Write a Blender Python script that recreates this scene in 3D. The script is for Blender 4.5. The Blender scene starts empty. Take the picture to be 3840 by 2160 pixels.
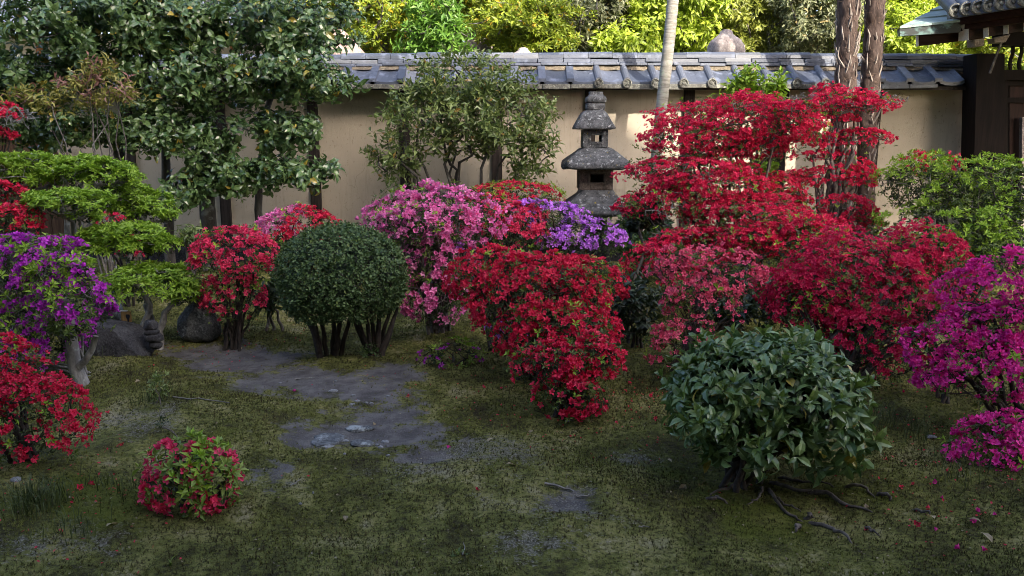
import bpy, bmesh, math
import numpy as np
from mathutils import Vector, Matrix

rng = np.random.default_rng(7)
SC = bpy.context.scene
COL = SC.collection
R = math.radians

# ------------------------------------------------------------------ camera, sky, sun, exposure
F = 3080.0                       # focal length in photo pixels (photo is 3840 wide)
CAM_Z = 1.30
PITCH = math.atan((1080 - 512) / F)
cd = bpy.data.cameras.new('camera')
cam = bpy.data.objects.new('camera', cd)
COL.objects.link(cam)
cd.sensor_width = 36.0
cd.lens = F / 3840 * 36.0
cd.clip_start = 0.05
cd.clip_end = 2000
cam.location = (0, 0, CAM_Z)
cam.rotation_euler = (math.pi / 2 - PITCH, 0, 0)
SC.camera = cam

SUN_DIR = Vector((0.62, -1.0, 0.77)).normalized()      # towards the sun: behind the viewer, to the right
SUN_EL = math.asin(SUN_DIR.z)
SUN_AZ = math.atan2(SUN_DIR.x, SUN_DIR.y)
world = bpy.data.worlds.new('World')
SC.world = world
world.use_nodes = True
wn = world.node_tree.nodes
sky = wn.new('ShaderNodeTexSky')
sky.sky_type = 'NISHITA'
sky.sun_disc = False
sky.sun_elevation = SUN_EL
sky.sun_rotation = SUN_AZ
sky.air_density = 0.75
sky.dust_density = 4.0
sky.ozone_density = 0.6
bg = wn['Background']
bg.inputs['Strength'].default_value = 0.15
world.node_tree.links.new(sky.outputs[0], bg.inputs[0])

sl = bpy.data.lights.new('sun', 'SUN')
sl.energy = 2.1
sl.angle = R(0.53)
sl.color = (1.0, 0.90, 0.76)
sun = bpy.data.objects.new('sun', sl)
COL.objects.link(sun)
sun.location = SUN_DIR * 40
sun.rotation_euler = SUN_DIR.to_track_quat('Z', 'Y').to_euler()

SC.view_settings.view_transform = 'Standard'
SC.view_settings.look = 'None'
SC.view_settings.gamma = 1.0
SC.view_settings.use_curve_mapping = False
SC.view_settings.exposure = 2.1
SC.render.engine = 'CYCLES'
SC.cycles.max_bounces = 6
SC.cycles.diffuse_bounces = 4
SC.cycles.glossy_bounces = 2
SC.cycles.transmission_bounces = 4
SC.cycles.use_denoising = True
SC.cycles.pixel_filter_type = 'BLACKMAN_HARRIS'
SC.cycles.filter_width = 0.95

# ------------------------------------------------------------------ helpers: space
_cp, _sp = math.cos(PITCH), math.sin(PITCH)


def ray(px, py):
    x, y = (px - 1920) / F, -(py - 1080) / F
    return np.array([x, _cp + y * _sp, -_sp + y * _cp])


def at(px, py, Y):
    d = ray(px, py)
    return np.array([0, 0, CAM_Z]) + d * (Y / d[1])


def gz(x, y):
    """height of the ground"""
    return (0.022 * np.sin(1.3 * x + 0.7) * np.cos(1.1 * y + 0.3) + 0.012 * np.sin(3.1 * x - 1.9 * y)
            + 0.007 * np.sin(5.3 * x + 4.1 * y + 1.0))


def on_ground(px, py):
    d = ray(px, py)
    p = np.array([0, 0, CAM_Z]) + d * (-CAM_Z / d[2])
    for _ in range(3):
        t = (gz(p[0], p[1]) - CAM_Z) / d[2]
        p = np.array([0, 0, CAM_Z]) + d * t
    return p


def base_at(px, Y):
    x = at(px, 1100, Y)[0]
    return np.array([x, Y, float(gz(x, Y))])


def project(p):
    v = p - np.array([0, 0, CAM_Z])
    zc = v[:, 1] * _cp - v[:, 2] * _sp
    yc = v[:, 1] * _sp + v[:, 2] * _cp
    zc = np.maximum(zc, 0.05)
    return 1920 + F * v[:, 0] / zc, 1080 - F * yc / zc, zc


# ------------------------------------------------------------------ helpers: objects
def tag(o, label=None, cat=None, group=None, kind=None):
    if label: o['label'] = label
    if cat: o['category'] = cat
    if group: o['group'] = group
    if kind: o['kind'] = kind
    return o


def empty(name, loc, label, cat, group=None):
    o = bpy.data.objects.new(name, None)
    o.empty_display_size = 0.1
    o.location = tuple(float(v) for v in loc)
    COL.objects.link(o)
    return tag(o, label, cat, group)


def link(name, me, parent=None, origin=None):
    """link mesh data given in world space; under a parent it is shifted to the parent's frame"""
    o = bpy.data.objects.new(name, me)
    COL.objects.link(o)
    if parent is not None:
        o.parent = parent
    return o


def top_origin(o):
    """world origin of the chain above (no rotations are used on parents)"""
    v = Vector((0, 0, 0))
    while o is not None:
        v += Vector(o.location)
        o = o.parent
    return np.array(v)


def np_mesh(name, verts, faces, mat, attrs=None, smooth=False, parent=None, objname=None, kind=None):
    """faces: (n,3) or (n,4) int array, or a list of such arrays; verts in world space"""
    verts = np.asarray(verts, dtype=np.float32)
    if parent is not None:
        verts = verts - top_origin(parent).astype(np.float32)
    fl = faces if isinstance(faces, list) else [faces]
    me = bpy.data.meshes.new(name)
    me.vertices.add(len(verts))
    me.vertices.foreach_set('co', verts.ravel())
    loops = np.concatenate([np.asarray(f).ravel() for f in fl]).astype(np.int32)
    sizes = np.concatenate([np.full(len(f), np.asarray(f).shape[1]) for f in fl])
    starts = np.concatenate([[0], np.cumsum(sizes)[:-1]]).astype(np.int32)
    me.loops.add(len(loops))
    me.loops.foreach_set('vertex_index', loops)
    me.polygons.add(len(starts))
    me.polygons.foreach_set('loop_start', starts)
    if attrs:
        for k, v in attrs.items():
            a = me.attributes.new(k, 'FLOAT', 'POINT')
            a.data.foreach_set('value', np.asarray(v, dtype=np.float32))
    me.update(calc_edges=True)
    me.polygons.foreach_set('use_smooth', np.full(len(starts), bool(smooth)))
    if mat is not None:
        me.materials.append(mat)
    o = link(objname or name, me, parent)
    if kind: o['kind'] = kind
    return o


class MB:
    """collects simple solids in world space and links them as one mesh"""
    def __init__(self):
        self.v, self.f3, self.f4, self.n = [], [], [], 0

    def add(self, v, f4=None, f3=None):
        v = np.asarray(v, dtype=float)
        self.v.append(v)
        if f4 is not None and len(f4): self.f4.append(np.asarray(f4) + self.n)
        if f3 is not None and len(f3): self.f3.append(np.asarray(f3) + self.n)
        self.n += len(v)
        return self

    def hexa(self, v8):
        return self.add(v8, [[0, 3, 2, 1], [4, 5, 6, 7], [0, 1, 5, 4], [1, 2, 6, 5], [2, 3, 7, 6], [3, 0, 4, 7]])

    def box(self, a, b):
        x0, y0, z0 = a
        x1, y1, z1 = b
        return self.hexa([[x0, y0, z0], [x1, y0, z0], [x1, y1, z0], [x0, y1, z0], [x0, y0, z1], [x1, y0, z1], [x1, y1, z1], [x0, y1, z1]])

    def bar(self, p, q, w, h, up=(0, 0, 1)):
        """box beam from p to q, w wide and h high"""
        p, q, up = np.array(p, float), np.array(q, float), np.array(up, float)
        d = q - p
        d /= np.linalg.norm(d)
        s = np.cross(d, up)
        s /= np.linalg.norm(s)
        u = np.cross(s, d)
        s, u = s * w / 2, u * h / 2
        return self.hexa([p - s - u, p + s - u, q + s - u, q - s - u, p - s + u, p + s + u, q + s + u, q - s + u])

    def tube(self, pts, rad, sides=6, caps=True):
        v, f4, f3 = tube(pts, rad, sides, caps)
        return self.add(v, f4, f3)

    def build(self, name, mat, parent=None, smooth=False, kind=None, bevel=0.0):
        fs = []
        if self.f4: fs.append(np.concatenate(self.f4))
        if self.f3: fs.append(np.concatenate(self.f3))
        o = np_mesh(name, np.concatenate(self.v), fs, mat, smooth=smooth, parent=parent, kind=kind)
        if bevel > 0:
            m = o.modifiers.new('soft', 'BEVEL')
            m.width = bevel
            m.segments = 2
            m.limit_method = 'ANGLE'
        return o


def tube(pts, rad, sides=5, caps=True):
    pts = np.asarray(pts, dtype=float)
    n = len(pts)
    rad = np.broadcast_to(np.asarray(rad, dtype=float), (n,))
    t = np.gradient(pts, axis=0)
    t /= np.linalg.norm(t, axis=1)[:, None] + 1e-9
    ref = np.array([0.31, 0.87, 0.12]) if abs(t[:, 2]).mean() > 0.6 else np.array([0.05, 0.1, 1.0])
    a = np.cross(t, ref)
    a /= np.linalg.norm(a, axis=1)[:, None] + 1e-9
    b = np.cross(t, a)
    ang = np.arange(sides) / sides * 2 * math.pi
    v = pts[:, None] + rad[:, None, None] * (np.cos(ang)[None, :, None] * a[:, None] + np.sin(ang)[None, :, None] * b[:, None])
    v = v.reshape(-1, 3)
    i = np.arange(n - 1)[:, None] * sides
    j = np.arange(sides)[None, :]
    k = (j + 1) % sides
    f4 = np.stack([i + j, i + sides + j, i + sides + k, i + k], -1).reshape(-1, 4)
    f3 = np.zeros((0, 3), int)
    if caps:
        c = n - 1
        f3 = np.array([[c * sides, c * sides + q, c * sides + q + 1] for q in range(1, sides - 1)] + [[0, q + 1, q] for q in range(1, sides - 1)])
    return v, f4, f3


def unit(v):
    return v / (np.linalg.norm(v, axis=-1, keepdims=True) + 1e-9)


def vnoise(p, scale, seed=0):
    """cheap smooth noise, about -1..1"""
    r = np.random.default_rng(seed)
    out = 0
    for k in range(5):
        w = unit(r.normal(size=3)) * scale * (0.6 + 0.35 * k)
        out = out + np.sin(p @ w + r.uniform(0, 6.28)) * (0.9 ** k)
    return out / 3.0


# ------------------------------------------------------------------ helpers: materials
class NT:
    def __init__(self, name):
        self.m = bpy.data.materials.new(name)
        self.m.use_nodes = True
        self.nt = self.m.node_tree
        self.b = self.nt.nodes['Principled BSDF']
        self.out = self.nt.nodes['Material Output']

    def node(self, t, **kw):
        n = self.nt.nodes.new(t)
        for k, v in kw.items():
            if hasattr(n, k): setattr(n, k, v)
        return n

    def lk(self, a, b):
        self.nt.links.new(a, b)

    def val(self, s, v):
        if hasattr(v, 'links') or isinstance(v, bpy.types.NodeSocket): self.lk(v, s)
        else: s.default_value = v

    def math(self, op, a, b=0.0, clamp=False):
        n = self.node('ShaderNodeMath', operation=op)
        n.use_clamp = clamp
        self.val(n.inputs[0], a); self.val(n.inputs[1], b)
        return n.outputs[0]

    def mix(self, f, a, b, mode='MIX'):
        n = self.node('ShaderNodeMix', data_type='RGBA', blend_type=mode)
        self.val(n.inputs[0], f)
        self.val(n.inputs[6], a if not isinstance(a, tuple) else (*a[:3], 1))
        self.val(n.inputs[7], b if not isinstance(b, tuple) else (*b[:3], 1))
        return n.outputs[2]

    def pos(self):
        return self.node('ShaderNodeNewGeometry').outputs['Position']

    def noise(self, scale, detail=4, rough=0.6, vec=None, dist=0.0):
        n = self.node('ShaderNodeTexNoise')
        n.inputs['Scale'].default_value = scale
        n.inputs['Detail'].default_value = detail
        n.inputs['Roughness'].default_value = rough
        n.inputs['Distortion'].default_value = dist
        self.lk(vec if vec is not None else self.pos(), n.inputs['Vector'])
        return n.outputs[0]

    def scaled(self, v, s):
        n = self.node('ShaderNodeMapping')
        self.lk(v, n.inputs[0])
        n.inputs['Scale'].default_value = s
        return n.outputs[0]

    def ramp(self, f, stops):
        n = self.node('ShaderNodeValToRGB')
        e = n.color_ramp.elements
        while len(e) < len(stops): e.new(0.5)
        for k, (p, c) in enumerate(stops):
            e[k].position = p
            e[k].color = (*c, 1) if len(c) == 3 else c
        self.val(n.inputs[0], f)
        return n.outputs[0]

    def step(self, f, lo, hi):
        n = self.node('ShaderNodeMapRange')
        n.interpolation_type = 'SMOOTHSTEP'
        self.val(n.inputs[0], f)
        n.inputs[1].default_value = lo
        n.inputs[2].default_value = hi
        return n.outputs[0]

    def attr(self, name):
        return self.node('ShaderNodeAttribute', attribute_name=name).outputs['Fac']

    def rand(self):
        return self.node('ShaderNodeObjectInfo').outputs['Random']

    def bump(self, h, strength=0.5, dist=0.01):
        n = self.node('ShaderNodeBump')
        n.inputs['Strength'].default_value = strength
        n.inputs['Distance'].default_value = dist
        self.lk(h, n.inputs['Height'])
        self.lk(n.outputs[0], self.b.inputs['Normal'])

    def done(self, color, rough=0.7, spec=0.3):
        self.val(self.b.inputs['Base Color'], color if not isinstance(color, tuple) else (*color[:3], 1))
        self.val(self.b.inputs['Roughness'], rough)
        self.b.inputs['Specular IOR Level'].default_value = spec
        return self.m


def mat_petal(name, col, throat, light=None, transl=0.3):
    t = NT(name)
    r = t.math('FRACT', t.math('ADD', t.attr('rnd'), t.rand()))
    rad = t.attr('rad')
    c = t.mix(t.step(rad, 0.0, 0.75), throat, col)
    lt = light or tuple(min(1, x * 1.15 + 0.035) for x in col)
    dk = tuple(x * 0.62 for x in col)
    c = t.mix(t.math('MULTIPLY', t.step(r, 0.55, 1.0), 0.75), c, lt)
    c = t.mix(t.math('MULTIPLY', t.step(r, 0.4, 0.0), 0.6), c, dk)
    fad = t.step(t.math('FRACT', t.math('MULTIPLY', r, 17.3)), 0.955, 0.985)
    c = t.mix(t.math('MULTIPLY', fad, 0.8), c, tuple(0.5 * x + y for x, y in zip(col, (0.10, 0.06, 0.04))))
    t.done(c, 0.5, 0.3)
    tr = t.node('ShaderNodeBsdfTranslucent')
    t.lk(c, tr.inputs[0])
    mx = t.node('ShaderNodeMixShader')
    mx.inputs[0].default_value = transl
    t.lk(t.b.outputs[0], mx.inputs[1]); t.lk(tr.outputs[0], mx.inputs[2])
    t.lk(mx.outputs[0], t.out.inputs[0])
    return t.m


def mat_leaf(name, dark, light, odd=None, odd_share=0.03, rough=0.4, transl=0.25, spec=0.5):
    t = NT(name)
    r = t.math('FRACT', t.math('ADD', t.attr('rnd'), t.rand()))
    c = t.mix(r, dark, light)
    if odd:
        c = t.mix(t.step(r, 1 - odd_share, 1 - odd_share * 0.7), c, odd)
    n = t.noise(70, 2)
    c = t.mix(t.math('MULTIPLY', n, 0.5), c, t.mix(1.0, c, (0.55, 0.6, 0.5), 'MULTIPLY'))
    mid = t.attr('rad')                       # 1 on the midrib
    c = t.mix(t.math('MULTIPLY', t.step(mid, 0.86, 1.0), 0.35), c, light)
    t.done(c, rough, spec)
    tr = t.node('ShaderNodeBsdfTranslucent')
    t.lk(t.mix(1.0, c, (1.0, 1.0, 0.55), 'MULTIPLY'), tr.inputs[0])
    mx = t.node('ShaderNodeMixShader')
    mx.inputs[0].default_value = transl
    t.lk(t.b.outputs[0], mx.inputs[1]); t.lk(tr.outputs[0], mx.inputs[2])
    t.lk(mx.outputs[0], t.out.inputs[0])
    return t.m


def mat_bark(name, a, b, scale=30, lichen=None):
    t = NT(name)
    v = t.scaled(t.pos(), (1, 1, 0.35))
    n = t.noise(scale, 6, 0.65, v)
    c = t.mix(t.step(n, 0.3, 0.7), a, b)
    if lichen:
        c = t.mix(t.step(t.noise(scale * 0.4, 5, 0.6), 0.56, 0.68), c, lichen)
    t.bump(n, 0.6, 0.01)
    return t.done(c, 0.85, 0.2)


def mat_stone(name, a, b, lichen, yellow=None, scale=14, moss=None, cover=0.57):
    t = NT(name)
    n = t.noise(scale, 8, 0.7)
    c = t.mix(t.step(n, 0.35, 0.68), a, b)
    fine = t.noise(scale * 9, 3, 0.7)
    c = t.mix(t.math('MULTIPLY', t.step(fine, 0.5, 0.75), 0.6), c, tuple(min(1, x * 1.9) for x in b))
    c = t.mix(t.math('MULTIPLY', t.step(fine, 0.45, 0.3), 0.7), c, tuple(x * 0.4 for x in a))
    c = t.mix(t.step(t.noise(scale * 1.3, 7, 0.75), cover, cover + 0.09), c, lichen)
    if yellow:
        c = t.mix(t.step(t.noise(scale * 0.8, 6, 0.7, t.scaled(t.pos(), (1.1, 1.3, 0.9))), 0.64, 0.68), c, yellow)
    if moss:
        c = t.mix(t.step(t.noise(scale * 0.5, 6, 0.7), 0.54, 0.66), c, moss)
    h = t.math('ADD', n, t.math('MULTIPLY', fine, 0.5))
    t.bump(h, 0.8, 0.012)
    return t.done(c, 0.92, 0.15)


def mat_wood(name, a, b, rough=0.6, along='Z'):
    t = NT(name)
    s = {'Z': (14, 14, 1.2), 'X': (1.2, 14, 14)}[along]
    n = t.noise(3.0, 6, 0.6, t.scaled(t.pos(), s), 0.6)
    c = t.mix(t.step(n, 0.3, 0.7), a, b)
    t.bump(n, 0.25, 0.004)
    return t.done(c, rough, 0.15)


def mat_tile(name, a, b):
    t = NT(name)
    r = t.rand()
    c = t.mix(r, a, b)
    n = t.noise(9, 6, 0.65)
    c = t.mix(t.step(n, 0.5, 0.72), c, tuple(min(1, x * 1.7) for x in b))
    c = t.mix(t.step(t.noise(28, 6, 0.7), 0.57, 0.68), c, tuple(x * 0.55 for x in a))
    c = t.mix(t.math('MULTIPLY', t.step(t.math('FRACT', t.math('MULTIPLY', r, 7.31)), 0.86, 0.95), 0.4), c, (0.27, 0.275, 0.28))
    t.bump(t.noise(60, 4), 0.3, 0.004)
    return t.done(c, t.math('ADD', t.math('MULTIPLY', n, 0.3), 0.32), 0.5)


# ------------------------------------------------------------------ helpers: leaf and flower shapes
def tmpl_leaf(w=0.42, fold=0.10, droop=0.12):
    v = np.array([[0, 0, 0], [0.5, w / 2, fold], [0.5, -w / 2, fold], [1, 0, -droop], [0.5, 0, 0.0]])
    f = np.array([[0, 4, 1], [0, 2, 4], [1, 4, 3], [4, 2, 3]])
    return v, f, np.array([0.9, 0, 0, 0.7, 1.0])


def tmpl_leaf_big(w=0.45, fold=0.07, droop=0.2):
    xs = [0.04, 0.32, 0.68, 1.0]
    ws = [0.0, w * 0.47, w * 0.42, 0.0]
    v, a = [[0, 0, 0]], [1.0]
    for x, q in zip(xs[1:3], ws[1:3]):
        zc = 0.1 * math.sin(x * 3) - droop * x * x
        v += [[x, q, zc + fold], [x, 0, zc], [x, -q, zc + fold]]
        a += [0, 1, 0]
    v.append([1, 0, 0.1 * math.sin(3) - droop]); a.append(0.8)
    f = [[0, 2, 1], [0, 3, 2], [1, 2, 5], [1, 5, 4], [2, 3, 6], [2, 6, 5], [4, 5, 7], [5, 6, 7]]
    return np.array(v), np.array(f), np.array(a, float)


def tmpl_flower(openness=1.0, seed=0):
    """funnel of five petals, radius about 1, opening along +z"""
    r = np.random.default_rng(seed)
    V, Fc, A = [], [], []
    for k in range(5):
        th = 2 * math.pi * k / 5 + r.normal() * 0.08
        op = openness * (1 + r.normal() * 0.12)
        L = 1 + r.normal() * 0.07

        def P(rad, tan, z):
            x, y = rad, tan
            return [x * math.cos(th) - y * math.sin(th), x * math.sin(th) + y * math.cos(th), z]
        zb = -0.55
        tw = r.normal() * 0.05
        pts = [P(0.07, 0, zb), P(0.52 * op, 0.30, -0.02 + tw + (1 - op) * 0.5), P(0.52 * op, -0.30, -0.02 - tw + (1 - op) * 0.5),
               P(0.55 * op, 0, -0.12 + (1 - op) * 0.5), P(0.93 * op * L, 0.15, 0.08 * (2 * r.random() - 0.6) + (1 - op) * 0.9),
               P(0.95 * op * L, -0.15, 0.08 * (2 * r.random() - 0.6) + (1 - op) * 0.9)]
        b = len(V)
        V += pts
        A += [0, 0.75, 0.75, 0.5, 1, 1]
        Fc += [[b, b + 3, b + 1], [b, b + 2, b + 3], [b + 1, b + 3, b + 4], [b + 3, b + 5, b + 4], [b + 3, b + 2, b + 5]]
    return np.array(V), np.array(Fc), np.array(A, float)


FLOWERS = [tmpl_flower(1.0, 1), tmpl_flower(0.9, 2), tmpl_flower(0.72, 3), tmpl_flower(1.05, 4)]


def frames_from_normal(n, spin):
    z = unit(n)
    ref = np.where(np.abs(z[:, 2:3]) > 0.9, np.array([[1.0, 0, 0]]), np.array([[0, 0, 1.0]]))
    x = unit(np.cross(ref, z))
    y = np.cross(z, x)
    c, s = np.cos(spin)[:, None], np.sin(spin)[:, None]
    return np.stack([x * c + y * s, -x * s + y * c, z], axis=2)      # columns


def frames_from_axis(d, n):
    x = unit(d)
    y = unit(np.cross(n, x))
    z = np.cross(x, y)
    return np.stack([x, y, z], axis=2)


def joined(tmpl, Rm, pos, scale, rnd):
    v, f, a = tmpl
    n, m = len(pos), len(v)
    V = np.einsum('nij,mj->nmi', Rm * scale[:, None, None], v) + pos[:, None]
    Fc = f[None] + (np.arange(n) * m)[:, None, None]
    return V.reshape(-1, 3), Fc.reshape(-1, 3), np.tile(a, n), np.repeat(rnd, m)


# ------------------------------------------------------------------ plants
PLANTS = []


def pad(x0, y0, x1, y1, Y, dy=None):
    c = at((x0 + x1) / 2, (y0 + y1) / 2, Y)
    k = Y / F
    rx, rz = (x1 - x0) / 2 * k, (y1 - y0) / 2 * k
    return np.array([*c, rx, dy if dy is not None else max(0.75 * rx, rz * 0.6), rz])


def pad_area(p):
    a, b, c = p[3:6]
    return 4 * math.pi * (((a * b) ** 1.6 + (a * c) ** 1.6 + (b * c) ** 1.6) / 3) ** (1 / 1.6)


def shell(p, n, zmin=-0.3, rlo=0.86, rhi=1.04, lump=0.10, clump=0.7, seed=0):
    """points near the surface of the ellipsoid p, above zmin of its height; gathered in clumps"""
    r = np.random.default_rng(seed + 1000)
    rad = p[3:6]

    def dirs(k):
        if k <= 0: return np.zeros((0, 3))
        out = np.zeros((0, 3))
        while len(out) < k:
            d = unit(r.normal(size=(k * 3 + 8, 3)))
            # even out over the stretched surface
            w = np.linalg.norm(d / rad, axis=1)
            keep = (d[:, 2] > zmin) & (r.random(len(d)) < w / w.max())
            out = np.concatenate([out, d[keep]])
        return out[:k]
    nc = max(3, n // 9)
    cent = dirs(nc)
    k = int(n * clump)
    sp = 1.5 / math.sqrt(nc)
    d1 = unit(cent[r.integers(0, nc, k)] + r.normal(size=(k, 3)) * sp * 0.36)
    d = np.concatenate([d1, dirs(n - k)])
    d = d[d[:, 2] > zmin - 0.15]
    lum = 1 + lump * vnoise(d, 4.2, seed) + 0.5 * lump * vnoise(d, 10.0, seed + 5)
    q = (rlo + (rhi - rlo) * r.random(len(d)) ** 0.7) * lum
    pos = p[:3] + d * rad * q[:, None]
    nrm = unit(d / rad)
    return pos, nrm


def inside(p, n, seed=0, lo=0.2, hi=0.9):
    r = np.random.default_rng(seed + 77)
    d = unit(r.normal(size=(n, 3)))
    q = lo + (hi - lo) * r.random(n) ** 0.5
    return p[:3] + d * p[3:6] * q[:, None], unit(d / p[3:6])


class Plant:
    def __init__(self, name, base, label, cat, group=None):
        self.name, self.base, self.label, self.cat, self.group = name, np.array(base, float), label, cat, group
        self.fl = []          # (pos, R, scale, mat, variant)
        self.lv = []          # (pos, R, scale, mat, tmpl key)
        self.stems, self.twigs, self.extra = [], [], []
        self.bark = None
        self.solo_leaf = 0
        self.solo_flower = 300
        self.nodes = []
        PLANTS.append(self)

    def flowers(self, pos, nrm, size, mat, jitter=0.45, up=0.35, seed=0, front=0.15):
        if len(pos) == 0: return
        r = np.random.default_rng(seed + 5)
        n = nrm + np.array([0, -front, up]) + r.normal(size=nrm.shape) * jitter
        Rm = frames_from_normal(n, r.uniform(0, 6.28, len(pos)))
        sc = size * 0.5 * 0.85 * r.uniform(0.72, 1.16, len(pos))
        self.fl.append((pos, Rm, sc, mat, r.integers(0, len(FLOWERS), len(pos))))

    def shoots(self, pos, nrm, k, L, mat, tmpl, el=0.5, jitter=0.35, droop=0.0, along=0.0, seed=0):
        if len(pos) == 0: return
        """k leaves round every shoot tip"""
        r = np.random.default_rng(seed + 9)
        n = unit(nrm + np.array([0, 0, 0.25]) + r.normal(size=nrm.shape) * jitter)
        Fm = frames_from_normal(n, r.uniform(0, 6.28, len(pos)))
        m = len(pos)
        P, X, N = [], [], []
        for q in range(k):
            a = 2.4 * q if along > 0 else 2 * math.pi * q / k
            a = a + r.normal(size=m) * 0.3
            e = el + r.normal(size=m) * 0.25
            tan = Fm[:, :, 0] * np.cos(a)[:, None] + Fm[:, :, 1] * np.sin(a)[:, None]
            ax = tan * np.cos(e)[:, None] + n * np.sin(e)[:, None] + np.array([0, 0, -droop])
            nn = n * np.cos(e)[:, None] - tan * np.sin(e)[:, None] + r.normal(size=(m, 3)) * 0.18
            P.append(pos - n * (along * L * q) + tan * (0.06 * L)); X.append(ax); N.append(nn)
        P, X, N = np.concatenate(P), np.concatenate(X), np.concatenate(N)
        sc = L * r.uniform(0.55, 1.2, len(P))
        self.lv.append((P, frames_from_axis(X, N), sc, mat, tmpl))

    # --- wood
    def stem(self, pts, r0, r1, sides=7):
        pts = np.asarray(pts, float)
        self.stems.append((pts, np.linspace(r0, r1, len(pts)) * 1.0, sides))
        rad = np.linspace(r0, r1, len(pts))
        for q in range(1, len(pts)):
            self.nodes.append((pts[q], rad[q]))

    def stem_to(self, target, r0=0.012, r1=0.005, base=None, bend=0.12, n=8, seed=0, spread=0.03, rise=0.5):
        r = np.random.default_rng(seed + 31)
        b = self.base + np.array([r.normal() * spread, r.normal() * spread, -0.03]) if base is None else np.array(base, float)
        t = np.array(target, float)
        L = np.linalg.norm(t - b)
        c1 = b + (t - b) * 0.35 * np.array([1 - rise, 1 - rise, 1]) + np.array([0, 0, L * 0.12])
        c2 = b + (t - b) * 0.72 + r.normal(size=3) * bend * L * 0.6
        s = np.linspace(0, 1, n)[:, None]
        pts = (1 - s) ** 3 * b + 3 * s * (1 - s) ** 2 * c1 + 3 * s * s * (1 - s) * c2 + s ** 3 * t
        pts[1:-1] += r.normal(size=(n - 2, 3)) * bend * L * 0.14
        self.stem(pts, r0, r1)
        return pts

    def twig_to(self, targets, r0=0.004, r1=0.0012, seed=0, sides=3, bend=0.1, maxlen=9):
        """thin tubes from the nearest wood to each target"""
        r = np.random.default_rng(seed + 61)
        nd = np.array([q[0] for q in self.nodes])
        targets = np.asarray(targets)
        if len(targets) == 0: return
        order = np.argsort(np.linalg.norm(targets - nd.mean(0), axis=1))
        for t in targets[order]:
            d = np.linalg.norm(nd - t, axis=1) + 0.6 * np.maximum(0, nd[:, 2] - t[2])
            i = int(np.argmin(d))
            b = nd[i]
            L = np.linalg.norm(t - b)
            if L < 1e-3 or L > maxlen: continue
            s = np.linspace(0, 1, 4)[:, None]
            mid = (b + t) / 2 + r.normal(size=3) * bend * L + np.array([0, 0, -0.08 * L])
            pts = (1 - s) ** 2 * b + 2 * s * (1 - s) * mid + s * s * t
            self.twigs.append((pts, np.linspace(max(r1, min(r0, r0 * (0.35 + L * 2))), r1, 4), sides))
            nd = np.concatenate([nd, pts[1:3]])

    def cull(self, share, seed=0):
        pass


TM = {'leaf': tmpl_leaf(), 'narrow': tmpl_leaf(0.3, 0.07, 0.15), 'round': tmpl_leaf(0.62, 0.06, 0.05), 'big': tmpl_leaf_big(),
      'bigwide': tmpl_leaf_big(0.54, 0.08, 0.22), 'strap': tmpl_leaf_big(0.2, 0.04, 0.45), 'hang': tmpl_leaf_big(0.36, 0.05, 0.15)}


def low_flower(f):
    """the same funnel with three faces to a petal, for the masses"""
    v, _f, a = f
    keep, Fc, A = [], [], []
    for k in range(5):
        b = k * 6
        keep += [b, b + 1, b + 2, b + 4, b + 5]
        c = k * 5
        Fc += [[c, c + 3, c + 1], [c, c + 4, c + 3], [c, c + 2, c + 4]]
    return v[keep], np.array(Fc), a[keep]


def low_leaf(w, fold, droop):
    v = np.array([[0, 0, 0], [0.45, w / 2, fold], [0.45, -w / 2, fold], [1, 0, -droop]])
    return v, np.array([[0, 3, 1], [0, 2, 3]]), np.array([0.9, 0, 0, 0.9])


LOW = {'flower_%d' % i: low_flower(f) for i, f in enumerate(FLOWERS)}
LOW.update(leaf=low_leaf(0.42, 0.10, 0.12), narrow=low_leaf(0.3, 0.07, 0.15), round=low_leaf(0.62, 0.06, 0.05), hang=tmpl_leaf(0.36, 0.05, 0.15))


def wood_mesh(tubes):
    mb = MB()
    for pts, rad, sides in tubes:
        mb.tube(pts, rad, sides)
    return mb


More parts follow.
